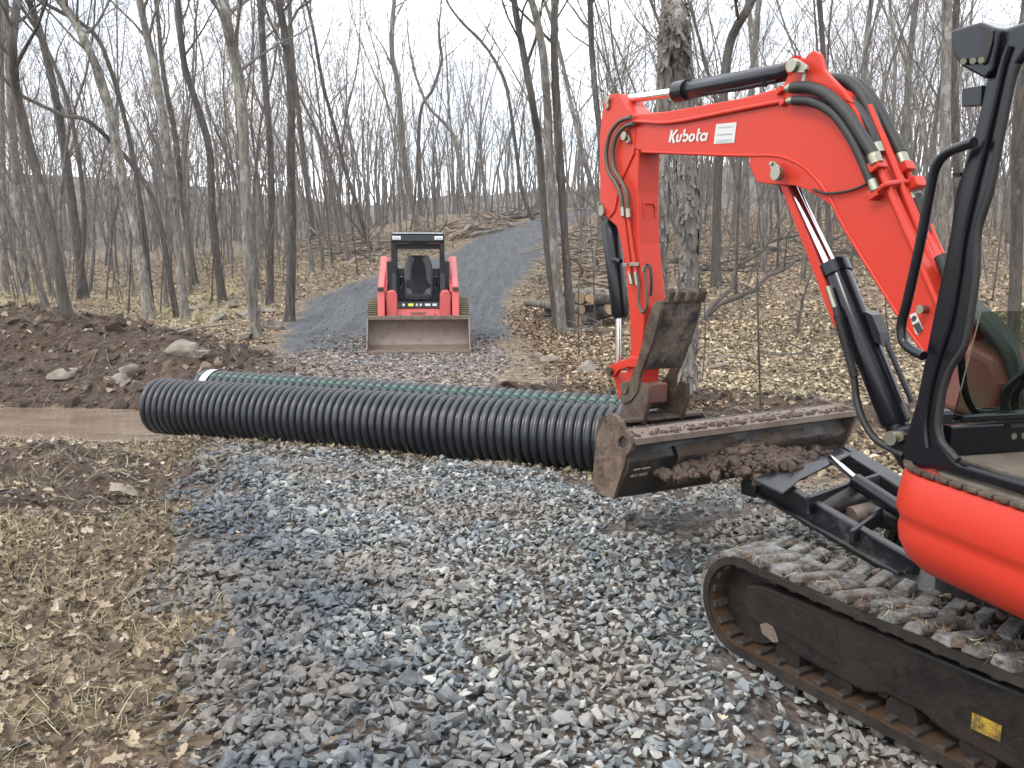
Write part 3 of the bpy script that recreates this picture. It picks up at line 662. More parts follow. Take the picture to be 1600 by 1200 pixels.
# far woods as one mass
LP = []
for i in range(4):
    tm, cm = proto(90+i, 15+i, .10, -.05, .55, True); m = M(); m.add(tm.v, tm.f); m.add(cm.v, cm.f)
    f_ = np.array([f for f in m.f if len(f) == 4]); LP.append((np.array(m.v), f_))
n = 1500; y = 70 + 165*rng.random(n)**1.0; x = rng.uniform(-.72, .72, n)*y
k = ~((np.abs(x-np.interp(y, RY, (RL+RR)/2)) < 3.5) & (y < 95)); x, y = x[k], y[k]
zz = terrain(x, y) + np.clip((y-90)/140, 0, 1)*17*(.35+1.3*fbm(x*.017, y*.008, 4, 31))
tag(scatter('distant_woods', LP, np.stack([x, y, zz], -1), rng.uniform(.8, 1.25, len(x)), .04, BARK_F), 'mass of bare grey brown trees far beyond the road crest', 'woods', kind='stuff')
WP = []
for i in range(6):
    r = random.Random(300+i); m = M(); S = wander((0,0,-.1), (r.uniform(-.25,.1),0,1), 5, 6, .1, .08, r); m.tube(S, [.022*(1-.12*k) for k in range(7)], 3, caps=False)
    for k in range(9): j = r.randint(1, 5); limb(m, S[j], Vector((r.uniform(-1,1), r.uniform(-1,1), r.uniform(.2,1.1))), r.uniform(.8, 1.7), .012, 1, r, .7, 4)
    WP.append((np.array(m.v), np.array([f + (f[-1],) if len(f) == 3 else f for f in m.f])))
n = 800; y = 22 + 62*rng.random(n)**.9; x = rng.uniform(-.64, .64, n)*y
k = (road_d(x, y) < -1.0) & ((np.abs(x/y+.105) > .09) | (y > 34)); x, y = x[k], y[k]
tag(scatter('understorey_brush', WP, put(x, y, 0), rng.uniform(.5, 1.3, len(x)), .08, BARK_F), 'thin bare brush and whips filling the woods between the trunks', 'brush', kind='stuff')
# undergrowth saplings
SAP = [(1190,652,1184,350,5),(1245,522,1266,430,6),(1150,470,1158,250,7),(1096,600,1100,470,3),(560,430,545,300,4),(165,470,178,350,4),(640,372,652,220,4),(520,412,500,240,4),(1330,470,1338,300,5),(1215,420,1212,250,5),(930,520,922,340,3),(905,560,910,360,3),(1395,560,1380,420,3),(200,490,205,360,4),(330,470,345,300,4),(1550,470,1570,300,4)]
SL = ['beneath the middle of the boom, tallest and thinnest of the saplings','short and stout, leaning right under the boom','left of the dead limb, behind the shaggy trunk','against the right side of the shaggy trunk','rising through the fallen branches left of the loader','in the grass behind the soil heap','straight behind the loader cab','left of the fallen branches','seen below the bend of the boom','thin, in the gap over the dead limb','next to the log pile, nearer the arm','right in front of the log pile','between boom cylinder and cab post','behind the right end of the soil heap','right of the pale clump','in the cab doorway beside the brown trunk']
for i, (a_, b2, c_, d_, w_) in enumerate(SAP):
    hero('sapling ' + SL[i], [(a_,b2), ((a_+c_)/2+rnd.uniform(-4,4),(b2+d_)/2), (c_,d_)], w_, w_*.6, BARK_D, nb=7, f0=.3, Lm=.9, ext=1.2, seed=100+i, group='saplings', cat='sapling', name='sapling', sides=6, dens=.7)
# fallen limbs, logs
def log_thing(name, label, cat, a_, b2, r_, mat, group=None, knots=0, seed=0, cut=True, bow=.05):
    r = random.Random(seed); a_, b2 = Vector(a_), Vector(b2); d = b2-a_; S = []
    for i in range(7):
        t_ = i/6; S.append(a_.lerp(b2, t_) + Vector((r.uniform(-1,1), r.uniform(-1,1), r.uniform(-.6,.6)))*bow*d.length*math.sin(math.pi*t_))
    root = empty(name, a_, label, cat, group); rr = [r_*(1-.25*i/6)*(1+r.uniform(-.06,.06)) for i in range(7)]
    m = M().tube(S, rr, 10, jit=.05)
    for k in range(knots):
        t_ = r.uniform(.3, 1)*5.9; j = int(t_); limb(m, S[j], d.normalized()*.6 + Vector((r.uniform(-1,1), r.uniform(-1,1), r.uniform(0,1.1))), d.length*r.uniform(.2,.4), r_*.4, 1, r)
    m.build('trunk', mat, root, smooth=60)
    if cut:
        for e, q in ((S[0], (S[0]-S[1]).normalized()), (S[-1], (S[-1]-S[-2]).normalized())): M().cyl(e-q*.01, e+q*.006, rr[0 if e is S[0] else -1]*.93, 12).build('cut_end', WOOD, root, smooth=40)
    return root
def gl(px, py, dz=0.): p = hit(px, py); p.z += dz; return p
log_thing('fallen_branch', 'long dead limb propped diagonally under the boom', 'branch', gl(1095,505), at(1228,335,hit(1095,505).y+1.2), .05, BARK_D, 'fallen wood', 5, 1, False)
log_thing('fallen_branch', 'shorter dead limb with a pale torn butt, below the propped one', 'branch', gl(1105,500,.1), at(1242,408,hit(1105,500).y+2.2), .06, BARK_D, 'fallen wood', 4, 2, False)
log_thing('fallen_branch', 'pale stick lying on the leaves right of the shaggy trunk', 'branch', gl(1085,583,.03), gl(1137,575,.05), .03, DEADWOOD, 'fallen wood', 1, 3, False)
FB = [((470,395),(540,378),.10,'thick grey fallen limb at the left of the branch tangle by the loader',DEADWOOD,4),((500,402),(600,392),.13,'long mossy log lying behind the loader on its left side',BARK_L,2),((530,418),(600,398),.10,'barkless log nearest the loader in the branch tangle',DEADWOOD,1),((495,420),(545,385),.05,'thin forked pale branch rising over the tangle left of the loader',DEADWOOD,5),((505,380),(585,410),.07,'brown log crossing beneath the thin forked branch',BARK_D,3),((715,373),(770,350),.16,'largest pale log in the heap of cut wood behind the loader roof',DEADWOOD,1),((700,377),(757,355),.13,'second pale log leaning beside the largest one behind the loader roof',DEADWOOD,1),((735,372),(785,362),.10,'grey log at the right of the heap behind the loader roof',BARK_L,2),((795,345),(840,338),.14,'dark log on the root heap at the bend of the road',BARK_D,3),((860,400),(895,362),.09,'pale pole leaning up the bank right of the road',DEADWOOD,1),((905,405),(935,370),.08,'pale forked pole next to the excavator arm, right of the road',DEADWOOD,2),((890,445),(945,415),.08,'thin pole lying above the log pile',DEADWOOD,1),((920,395),(945,355),.08,'upright broken limb at the top of the log heap beside the arm',DEADWOOD,2)]
for i, (a_, b2, r_, lb, mt, kn) in enumerate(FB):
    log_thing('fallen_log', lb, 'log', gl(*a_, r_), gl(*b2, r_*1.2), r_, mt, 'fallen wood', kn, 20+i, r_ > .09)
for k in range(14):
    px_, py_ = rnd.uniform(893, 960), rnd.uniform(440, 505); r_ = rnd.uniform(.06, .15); p_ = gl(910+rnd.uniform(-10,45), 512); lay = rnd.randint(0, 2)
    a_ = Vector((p_.x, p_.y+rnd.uniform(-.1,.3), tz(p_.x, p_.y) + .12 + .26*lay)); b2 = a_ + Vector((rnd.uniform(-1.3,1.3), rnd.uniform(.4,1.5), rnd.uniform(-.12,.4)))
    log_thing('cut_log', 'cut log with pale sawn end, piled between the tall trio and the arm', 'log', a_, b2, r_, BARK_L if k % 2 else BARK_D, 'cut logs piled right of the road', 0, 50+k, True, .02)
def heap(name, label, spots, n, ln, r0, mat, seed, hgt=.5):
    r = random.Random(seed); m = M()
    for i in range(n):
        px, py = r.choice(spots); p = gl(px+r.uniform(-16, 16), py+r.uniform(-7, 7)); a_ = r.uniform(0, 6.28); d = Vector((math.cos(a_), math.sin(a_)*.6, r.uniform(-.05, .35)))
        p.z = tz(p.x, p.y) + r.uniform(0, hgt); S = wander(p, d, r.uniform(.4, 1)*ln, 5, .22, -.06, r)
        for q in S: q.z = max(q.z, tz(q.x, q.y)+.02)
        rr = r0*r.uniform(.3, 1); m.tube(S, [rr*(1-.6*k/5) for k in range(6)], 5, caps=True)
    return tag(m.build(name, mat, smooth=60), label, 'brush', 'heaps of cut brush', 'stuff')
heap('brush_heap', 'tangle of grey fallen branches left of the loader', [(480,385),(510,400),(545,398),(570,385),(530,375),(590,392)], 95, 3.4, .075, DEADWOOD, 1, .6)
heap('brush_heap', 'bleached cut branches heaped on the road bank behind the loader roof', [(700,372),(725,368),(755,358),(780,352)], 60, 2.8, .09, DEADWOOD, 2, .5)
heap('brush_heap', 'dark root and branch heap at the bend of the road', [(760,345),(790,341),(815,340),(835,338)], 34, 2.0, .07, BARK_D, 3, .4)
heap('brush_heap', 'broken poles and branches spilling down the bank right of the road', [(885,400),(900,385),(915,420),(930,400),(945,380),(895,430),(925,445),(910,470)], 130, 2.0, .075, DEADWOOD, 4, .7)
heap('brush_heap', 'small sticks strewn in front of the cut logs', [(870,505),(900,520),(930,522),(850,470),(845,445)], 50, 1.0, .022, BARK_L, 5, .15)
heap('brush_heap', 'thin dead sticks lying on the leaves in the clearing under the boom', [(1120,500),(1180,470),(1240,480),(1150,560),(1250,560),(1300,500)], 40, 1.2, .016, BARK_L, 6, .06)
heap('brush_heap', 'grey fallen limbs in the woods beyond the dead propped limb', [(1130,420),(1180,400),(1230,410),(1270,400),(1100,430)], 36, 2.6, .05, BARK_D, 7, .35)
# rocks
def rock(label, px, py, sx, sy, sz_, seed, flat=False):
    r = np.random.default_rng(seed); bm = bmesh.new(); bmesh.ops.create_icosphere(bm, subdivisions=4, radius=1)
    planes = [(Vector(q_).normalized(), r.uniform(.45, .8)) for q_ in r.normal(size=(9, 3))]
    for v in bm.verts:
        c = v.co.normalized(); n_ = float(fbm(np.array([c.x*1.4+seed*3]), np.array([c.y*1.4+c.z*2.1]), 4, seed)[0]) - .45
        if flat: c = Vector((math.copysign(abs(c.x)**.5, c.x), math.copysign(abs(c.y)**.5, c.y), math.copysign(abs(c.z)**.6, c.z)))
        for pn, pd in planes:
            e = c.dot(pn) - pd
            if e > 0: c = c - pn*e*.92
        v.co = Vector((c.x*sx, c.y*sy, c.z*sz_))*(1.12+.5*n_)
    p = hit(px, py); me = bpy.data.meshes.new('field_stone'); bm.to_mesh(me); bm.free(); me.materials.append(ROCK)
    o = bpy.data.objects.new('field_stone', me); scene.collection.objects.link(o); o.location = (p.x, p.y, p.z+sz_*.35); o.rotation_euler = (r.uniform(-.2,.2), r.uniform(-.2,.2), r.uniform(0,3))
    me.polygons.foreach_set('use_smooth', [True]*len(me.polygons)); me.set_sharp_from_angle(angle=R(28))
    return tag(o, label, 'rock', 'field stones around the clearing')
RK = [('large pale rounded boulder on the right slope of the soil heap',287,552,.21,.17,.13,0),('small pale stone just above the large boulder',292,522,.12,.1,.06,0),('flat stone lying right of the large boulder',318,558,.16,.12,.08,0),('long pale stone half buried at the foot of the soil heap, above the stream',98,590,.24,.14,.08,0),('grey stone half buried left of the pipe ends',205,582,.14,.11,.08,0),('small stone just left of the black pipe end',190,598,.13,.1,.08,0),('thick squared stone slab left of the lichen spotted trunk',384,495,.30,.25,.13,1),('pale flat slab right of the lichen spotted trunk',420,488,.32,.25,.10,1),('rounded brown stone in front of the squared slab',345,500,.26,.2,.13,0),('white stone at the foot of the lichen spotted trunk',378,530,.26,.2,.13,0),('pale stone at the left corner of the gravel road',428,514,.24,.18,.14,0),('small pale stone left of the gravel road corner',362,480,.22,.15,.1,0),('brown flat stone on edge in the grass behind the soil heap',256,478,.28,.14,.18,0),('pale slab right of the grass, behind the pale clump of trunks',308,484,.32,.2,.1,1),
 ('stone on the road edge left of the tall trio',846,430,.22,.18,.14,0),('lower of the two stones on the road edge left of the tall trio',842,442,.2,.16,.12,0),('upper pale stone on the road edge left of the tall trio',852,408,.25,.2,.14,0),('brown angular stone at the gravel edge, left below the tall trio',858,566,.17,.12,.1,0),('pale stone beside the angular brown one near the pipes',838,560,.13,.12,.08,0),('broad pale stone left of the arm, beyond the green striped pipe',920,582,.24,.16,.11,0),('dark stone in the far clearing right of the road',1205,392,.35,.3,.25,0),('flat grey stone half sunk in the leafy bank at left',195,772,.12,.08,.035,1),('small yellowish flat stone in the grass at far left',54,803,.05,.04,.02,1)]
for i, q in enumerate(RK): rock(q[0], *q[1:6], i+2, bool(q[6]))
log_thing('dead_stick', 'grey dead stick lying on the leaves at the lower left edge', 'stick', gl(-20,930,.03), gl(75,905,.03), .016, BARK_L, 'fallen wood', 1, 77, False)
log_thing('dead_stick', 'pale curved stick on the leaves beside the stone edge at lower left', 'stick', gl(150,1062,.02), gl(215,1058,.02), .006, DEADWOOD, 'fallen wood', 1, 78, False)
log_thing('dead_stick', 'thick dark stick in the bottom left corner', 'stick', gl(-10,1190,.03), gl(70,1165,.02), .02, BARK_D, 'fallen wood', 0, 79, False)
log_thing('dead_stick', 'slim white branch lying over the rocks above the pipes', 'stick', gl(305,520,.08), gl(352,552,.06), .02, DEADWOOD, 'fallen wood', 1, 80, False)
# ------------------------------------------------------------------ drain pipes
def corrugated(name, label, a_, b2, r_, pitch, mat, depth=.13, ns=36):
    a_, b2 = Vector(a_), Vector(b2); d = (b2-a_); L_ = d.length; d.normalize(); sd_ = d.cross(Vector((0,0,1))).normalized(); up = sd_.cross(d)
    n = int(L_/pitch); prof = [(0, r_*(1-depth)*.95), (0, r_)]
    sh = [(.0, 0), (.10, .02), (.2, .55), (.3, .9), (.45, 1), (.6, 1), (.75, .9), (.85, .55), (.95, .02)]
    prof = [(0, r_*.86)]
    for i in range(n): prof += [((i+t_)*pitch, r_*(1-depth*(1-h_))) for t_, h_ in sh]
    prof += [(n*pitch, r_*(1-depth)), (n*pitch, r_*.82)] + [(n*pitch*k/6, r_*.82) for k in (5,4,3,2,1)] + [(0, r_*.82)]
    root = empty(name, a_, label, 'drain pipe', 'corrugated drain pipes beside the stream')
    m = M(); b = 0; K = len(prof)
    for s_, q in prof:
        c = a_ + d*s_; m.v += [tuple(c + sd_*(math.cos(2*math.pi*k/ns)*q) + up*(math.sin(2*math.pi*k/ns)*q)) for k in range(ns)]
    for i in range(K):
        j = (i+1) % K
        m.f += [(i*ns+k, i*ns+(k+1)%ns, j*ns+(k+1)%ns, j*ns+k) for k in range(ns)]
    m.build('ribbed_wall', mat, root, smooth=50)
    return root, a_, d, sd_, up, n
corrugated('drain_pipe', 'black corrugated plastic pipe, the nearer and thicker of the two', (-3.5, 8.42, .235), (1.12, 6.72, .235), .275, .0735, PIPE)
root, a_, d, sd_, up, n = corrugated('drain_pipe', 'grey green corrugated plastic pipe with a green stripe, lying behind the black one', (-3.32, 9.22, .245), (1.3, 7.42, .225), .25, .09, PIPE_G)
m = M(); vs = []
for i in range(n):
    for t_, h_ in ((.0, 0), (.10, .02), (.2, .55), (.3, .9), (.45, 1), (.6, 1), (.75, .9), (.85, .55), (.95, .02)):
        for an in (57, 61, 65):
            q = .25*(1-.13*(1-h_)) + .0035; vs.append(a_ + d*((i+t_)*.09) + sd_*(math.cos(R(an))*q) + up*(math.sin(R(an))*q))
m.add(vs, [(3*k+e, 3*k+e+1, 3*k+e+4, 3*k+e+3) for k in range(len(vs)//3-1) for e in (0, 1)])
m.build('stripe', GREEN, root)
m = M(); vs = []
for s_ in (.10, .19):
    for k in range(28): aa = R(20+140*k/27); vs.append(a_ + d*s_ + sd_*(math.cos(aa)*.256) + up*(math.sin(aa)*.256))
m.add(vs, [(k, k+1, 29+k, 28+k) for k in range(27)]); m.build('white_band', GREYPLASTIC, root, smooth=60)
# ------------------------------------------------------------------ mini excavator
UC = Plane((2.46*math.cos(R(30)), 2.46*math.sin(R(30)), 0), 30); U = UC.P
HP = Plane((1.97*math.cos(R(15)), 1.97*math.sin(R(15)), 0), 15); H = HP.P
BP = Plane((1.83, 3.3, 0), 28)
EX = empty('mini_excavator', U(1.6, .78, 0), 'orange red mini excavator with black cab, its muddy blade raised over the crushed stone', 'excavator')
def on(pl, pts, off): return [pl.px(x_, y_, off) for x_, y_ in pts]
def poly(pl, pts, off, th): return M().prism(on(pl, pts, off), pl.r*th)
def pxr(pl, w_, x_, y_, off=0.): return w_/2/F*pl.px(x_, y_, off).y
def hose(pl, pts, off, r_, n=6): return M().tube(spline([pl.px(x_, y_, off if not isinstance(off, list) else off[i]) for i, (x_, y_) in enumerate(pts)], n), r_, 10)
# tracks
FI, RI, CZ, RO = 2.435, .80, .262, .232
LT = FI - RI; PER = 2*LT + 2*math.pi*RO
def loop(s):
    s %= PER
    if s < LT: return RI+s, CZ+RO - .012*math.sin(math.pi*s/LT), 0, 1
    s -= LT
    if s < math.pi*RO: a_ = math.pi/2 - s/RO; return FI+math.cos(a_)*RO, CZ+math.sin(a_)*RO, math.cos(a_), math.sin(a_)
    s -= math.pi*RO
    if s < LT: return FI-s, CZ-RO, 0, -1
    s -= LT; a_ = -math.pi/2 - s/RO; return RI+math.cos(a_)*RO, CZ+math.sin(a_)*RO, math.cos(a_), math.sin(a_)
def track(l0, l1, outer):
    m = M(); N = 120; th = .031
    for i in range(N):
        f_, z_, nf, nz_ = loop(PER*i/N)
        for l_, q in ((l0, .0), (l1, .0), (l1, th), (l0, th)): m.v.append(tuple(U(f_-nf*(q+.03), l_, z_-nz_*(q+.03))))
    for i in range(N):
        j = (i+1) % N
        for k in range(4): m.f.append((i*4+k, i*4+(k+1)%4, j*4+(k+1)%4, j*4+k))
    tr = m.build('track', RUBBER, EX, smooth=40)
    g = M(); NL = int(PER/.098); wd = l1-l0
    for i in range(NL*2):
        f_, z_, nf, nz_ = loop(PER*(i+rnd.uniform(-.08,.08))/(NL*2)); tf, tz_ = -nz_, nf
        a0, a1 = (l0+.004, l0+wd*.56) if i % 2 else (l0+wd*.46, l1-.004)
        la, lb = (a0+a1)/2, (a1-a0)/2; hgt = rnd.uniform(.013, .019); sk = .028*(1 if i % 2 else -1)
        c = U(f_-nf*.016, la, z_-nz_*.016); T_ = UC.d*tf + Vector((0,0,tz_)); N_ = UC.d*nf + Vector((0,0,nz_))
        b = []
        for kk, (hh, tw_) in enumerate(((-1, .037), (1, .026))):
            for si in (-1, 1):
                for sl in (-1, 1): b.append(c + N_*(hgt*hh) + T_*(tw_*sl + sk*si + rnd.uniform(-.008,.008)) + N_*rnd.uniform(-.004,.004) + UC.r*(lb*si*(1 if kk == 0 else .95)))
        g.add(b, [(0,1,3,2),(4,6,7,5),(0,2,6,4),(1,5,7,3),(0,4,5,1),(2,3,7,6)])
    g.build('tread_lug', LUG, tr, bevel=.007)
    gi = M()
    for i in range(NL):
        f_, z_, nf, nz_ = loop(PER*i/NL); T_ = UC.d*(-nz_) + Vector((0,0,nf)); N_ = UC.d*nf + Vector((0,0,nz_))
        gi.obb(U(f_-nf*.068, (l0+l1)/2 - .03, z_-nz_*.068), T_*.016, UC.r*(wd*.36), N_*.012)
        gi.obb(U(f_-nf*.086, (l0+l1)/2, z_-nz_*.086), T_*.02, UC.r*.05, N_*.03)
    gi.build('guide_bar', TRACK_IN, tr, bevel=.004)
    ib = M(); NN = 120
    for i in range(NN):
        f_, z_, nf, nz_ = loop(PER*i/NN)
        for l_ in (l0+.006, l1-.006): ib.v.append(tuple(U(f_-nf*.0625, l_, z_-nz_*.0625)))
    ib.f = [(i*2, i*2+1, ((i+1)%NN)*2+1, ((i+1)%NN)*2) for i in range(NN)]
    ib.build('inner_belt', INNER, tr, smooth=60)
    fr = M().prism([U(f_, l0+.05, z_) for f_, z_ in ((2.46,.27),(2.44,.345),(2.36,.37),(2.1,.375),(1.2,.385),(.8,.37),(.78,.17),(1.0,.15),(1.12,.13),(1.55,.14),(1.64,.17),(1.78,.17),(1.86,.14),(2.15,.15),(2.3,.18),(2.42,.21))], UC.r*(wd-.1))
    fo = fr.build('track_frame', TRACK_FRAME, tr, bevel=.012)
    e_ = M().prism([U(f_, l0+.046, z_) for f_, z_ in ((2.30,.235),(2.28,.345),(2.0,.35),(1.96,.20))], UC.r*.01); e_.build('cover_plate', TRACK_FRAME, tr, bevel=.003)
    ro = M()
    for f_ in (1.1, 1.45, 1.72, 1.98, 2.22): ro.cyl(U(f_, l0+.06, .125), U(f_, l1-.06, .125), .062, 18)
    ro.build('roller', TRACK_FRAME, tr, smooth=40)
    M().cyl(U(FI, l0+.09, CZ), U(FI, l1-.09, CZ), .165, 28).build('idler_wheel', TRACK_FRAME, tr, smooth=40)
    sp_ = M().cyl(U(RI, l0+.12, CZ), U(RI, l1-.12, CZ), .15, 24)
    sp_.build('sprocket', TRACK_FRAME, tr, smooth=40)
    if outer:
        s_ = M(); c = UC.px(1541, 1136, .045); ex_ = (UC.px(1564, 1148, .045)-UC.px(1518, 1127, .045))/2; s_.obb(c, ex_, Vector((0,0,.026)), UC.r*.002); s_.build('yellow_label', YELLOW, tr)
        s2 = M().prism(on(UC, [(1187,976),(1196,973),(1207,979),(1213,992),(1216,1003),(1208,1004),(1200,997),(1191,990)], .046), UC.r*.003); s2.build('worn_patch', LIP, tr)
    return tr
track(0, .36, True); track(1.2, 1.56, False)
m = M().obb(U(1.65, .78, .27), UC.d*.62, UC.r*.42, Vector((0,0,.09))); m.cyl(U(1.6, .78, .3), U(1.6, .78, .62), .42, 28)
m.build('undercarriage', BLACK_MUD, EX, smooth=40, bevel=.01)
# blade
prof = [(3.135,.795),(3.14,.822),(3.27,.842),(3.36,.835),(3.32,.81),(3.29,.70),(3.33,.57),(3.42,.50),(3.40,.485),(3.265,.515),(3.255,.535),(3.225,.61),(3.185,.655),(3.178,.71),(3.205,.755),(3.205,.785)]
BW = 1.57
bl = M().prism([U(f_, .012, z_) for f_, z_ in prof], UC.r*(BW-.024)).build('dozer_blade', BLACK_MUD, EX, smooth=38, bevel=.004)
M().prism([U(f_, .016, z_) for f_, z_ in ((3.13,.80),(3.132,.828),(3.265,.848),(3.265,.843),(3.14,.823),(3.134,.798))], UC.r*(BW-.03)).build('top_lip', LIP, bl)
ep = [(952,646),(960,650),(969,660),(974,672),(984,681),(988,692),(985,703),(978,713),(974,730),(958,779),(944,775),(927,768),(927,735),(930,700),(933,678),(941,662)]
ho = [(965,690),(968,684),(974,681),(979,686),(978,696),(972,702),(966,697)]
def endplate(off):
    hr = ho[::-1]; k = 4; hh = hr[3:] + hr[:4]
    return M().prism(on(UC, ep[:k+1] + hh + ep[k:], 0), UC.r*.028)
pe = endplate(0).build('end_plate', BLADE_END, bl)
q = M().prism([U(f_, BW-.028, z_) for f_, z_ in ((3.13,.80),(3.14,.84),(3.38,.86),(3.45,.75),(3.45,.50),(3.26,.50),(3.17,.7))], UC.r*.028); q.build('end_plate', BLADE_END, bl, bevel=.004)
s_ = M(); 
for x0, x1 in ((974.5,981.5),(984,993)): s_.prism([U(3.246-.001, 0, 0)*0 + p_ for p_ in [Vector(v) for v in [UC.px(x0,732-.3*(x0-974),.05), UC.px(x1,729-.3*(x1-980),.05), UC.px(x1-1.5,716,.05), UC.px(x0+2,719,.05)]]], UC.d*-.003)
lab0 = s_
# put the little sticker pair on the back of the moldboard
def backpt(l_, z_, lift=.004): 
    zs = [p[1] for p in prof[9:14]][::-1]; fs = [p[0] for p in prof[9:14]][::-1]
    return U(float(np.interp(z_, sorted(zs), [x_ for _, x_ in sorted(zip(zs, fs))]))-lift, l_, z_)
st = M()
for l0_, l1_ in ((.045,.085),(.095,.145)): st.add([backpt(l0_,.625), backpt(l1_,.625), backpt(l1_,.672), backpt(l0_,.672)], [(0,1,2,3)])
st.build('white_label', WHITE, bl)
sk = M(); 
sk.tube(spline([backpt(*p_, .006) for p_ in ((.075,.660),(.062,.664),(.056,.655),(.068,.648),(.074,.640),(.066,.632),(.055,.636))], 4), .0022, 5)
for zz_ in (.635,.647,.659): sk.tube([backpt(.102, zz_, .006), backpt(.138, zz_, .006)], .0018, 5)
sk.build('label_print', BLACKINK, bl)
G = atz
ar = M().beam(G(1186,752,.55), G(1432,897,.36), .05, .13)
ar.beam(G(1192,768,.50), G(1420,895,.36), .13, .02); ar.obb(G(1182,752,.545), UC.d*.05, UC.r*.06, Vector((0,0,.07)))
ar.build('blade_arm', SCRAPED, bl, bevel=.008)
ar = M().beam(G(1305,704,.57), G(1440,785,.40), .06, .12); ar.beam(G(1330,708,.6), G(1440,775,.47), .12, .02); ar.build('blade_arm', SCRAPED, bl, bevel=.008)
ar = M().prism([G(*p_) for p_ in ((1176,752,.61),(1200,741,.615),(1262,728,.62),(1312,703,.63),(1330,712,.61),(1300,728,.60),(1250,752,.59),(1222,775,.57))], (0,0,.016)); 
ar.beam(G(1262,790,.53), G(1372,752,.52), .02, .09); ar.beam(G(1330,840,.46), G(1415,778,.47), .02, .07); ar.build('cross_plate', SCRAPED, bl, bevel=.006)
M().tube([G(1262,803,.47), G(1345,770,.5)], .065, 18).build('cross_tube', BLACK_MUD, bl, smooth=40)
lc = M().tube([G(1338,752,.58), G(1430,812,.50)], .04, 16).build('lift_cylinder', BLACK, bl, smooth=40)
M().tube([G(1298,716,.63), G(1345,756,.575)], .02, 14).build('piston_rod', CHROME, lc, smooth=40)
M().tube([G(1330,808,.44), G(1372,798,.46)], .05, 16).build('pivot_sleeve', RUST, bl, smooth=40)
M().tube([G(1366,800,.46), G(1440,815,.46)], .07, 16).build('pivot_housing', BLACK_MUD, bl, smooth=40)
# house
def outline(ins):
    o = [H(2.42-ins, 1.45, 0), H(2.42-ins, .25, 0)]
    for k in range(9): a_ = R(90*k/8); o.append(H(2.19+(.23-ins)*math.cos(a_), .16-(.23-ins)*math.sin(a_), 0))
    return o + [H(1.8, -.07+ins, 0), H(1.2, -.07+ins, 0), H(.75, -.05+ins, 0), H(.5, .1+ins, 0), H(.45, .7, 0), H(.5, 1.35, 0), H(.8, 1.5, 0), H(1.4, 1.5, 0)]
m = M(); rows = [(.988,.03),(.982,.008),(.968,0),(.90,-.012),(.86,-.016),(.845,-.012),(.83,-.004),(.81,-.003),(.79,-.007),(.75,-.002),(.70,.022),(.665,.06),(.65,.11)]
for z_, i_ in rows: m.v += [(p.x, p.y, z_) for p in outline(i_)]
n = len(outline(0))
for k in range(len(rows)-1): m.f += [(k*n+i, k*n+(i+1)%n, (k+1)*n+(i+1)%n, (k+1)*n+i) for i in range(n)]
m.f += [tuple(range(n)), tuple(range((len(rows)-1)*n, len(rows)*n))]
sk_ = m.build('body_skirt', RED, EX, smooth=35)
o_ = [p for p in outline(.012)]; tr_ = M()
side = [p for p in o_ if True][5:13]
for k in range(len(side)-1):
    a_, b2 = side[k], side[k+1]; nn = max(1, int((b2-a_).length/.055))
    for j in range(nn):
        p0, p1 = a_.lerp(b2, j/nn), a_.lerp(b2, (j+.86)/nn); tr_.beam((p0.x,p0.y,.997), (p1.x,p1.y,.997), .028, .014)
tr_.build('step_trim', STEEL_MUD, sk_, bevel=.004)
stp = M(); stp.prism([Vector((p.x, p.y, .9895)) for p in [H(2.35,.10,0), H(2.15,-.03,0), H(1.2,-.035,0), H(1.2,.2,0), H(2.3,.2,0)]], (0,0,.006)); stp.build('step_plate', DUSTFLOOR, sk_)
M().obb(H(1.35,.78,.58), HP.d*.72, HP.r*.5, Vector((0,0,.065))).build('underside', BLACK_MUD, EX, bevel=.02)
# cab
cab = M()
pil = [(1411,729),(1410,700),(1418,665),(1430,627),(1443,560),(1463,460),(1483,360),(1490,300),(1520,212),(1540,120),(1552,62),(1566,44),(1600,33),(1640,22),(1640,70),(1600,84),(1588,102),(1580,125),(1562,212),(1545,300),(1526,360),(1524,427),(1514,500),(1506,540),(1484,573),(1471,612),(1464,660),(1468,687),(1483,708),(1496,722),(1560,741),(1640,764),(1640,790),(1600,777),(1552,760),(1488,742),(1473,736),(1440,732)]
cab.prism(on(HP, pil, 0), HP.r*.028)
cf = cab.build('cab_frame', BLACK, EX, bevel=.018, seg=4)
se = M().tube(spline(on(HP, [(1590,100),(1582,125),(1564,212),(1547,300),(1529,360),(1526,427),(1516,500),(1507,542),(1486,575),(1473,612),(1466,660),(1470,687),(1485,706),(1497,719)], -.006), 4), .011, 8)
se.build('door_seal', HOSE, cf, smooth=60)
rid = M().tube(spline(on(HP, [(1578,72),(1566,110),(1545,205),(1522,300),(1506,370),(1496,440),(1484,505),(1466,560),(1453,610),(1446,660),(1449,700)], -.002), 4), .012, 8); rid.build('pillar_ridge', BLACK, cf, smooth=60)
gm = M().tube(spline(on(HP, [(1470,110),(1468,112)], 0), 2), .001, 4)
fz = 1.035
pf = HP.px(1440, 720, 0); f0_ = pf.dot(HP.d)
M().prism([H(f0_-.02,.075,fz-.03), H(f0_-.02,.95,fz-.03), H(.9,.95,fz-.03), H(.9,.075,fz-.03)], (0,0,.03)).build('cab_floor', DUSTFLOOR, cf)
M().obb(H(f0_-.03,.5,fz+.05), HP.d*.02, HP.r*.44, Vector((0,0,.05))).build('front_panel', BLACK, cf, bevel=.008); m = M().obb(H(f0_-.06,.5,fz+.125), HP.d*.014, HP.r*.42, Vector((0,0,.012)))
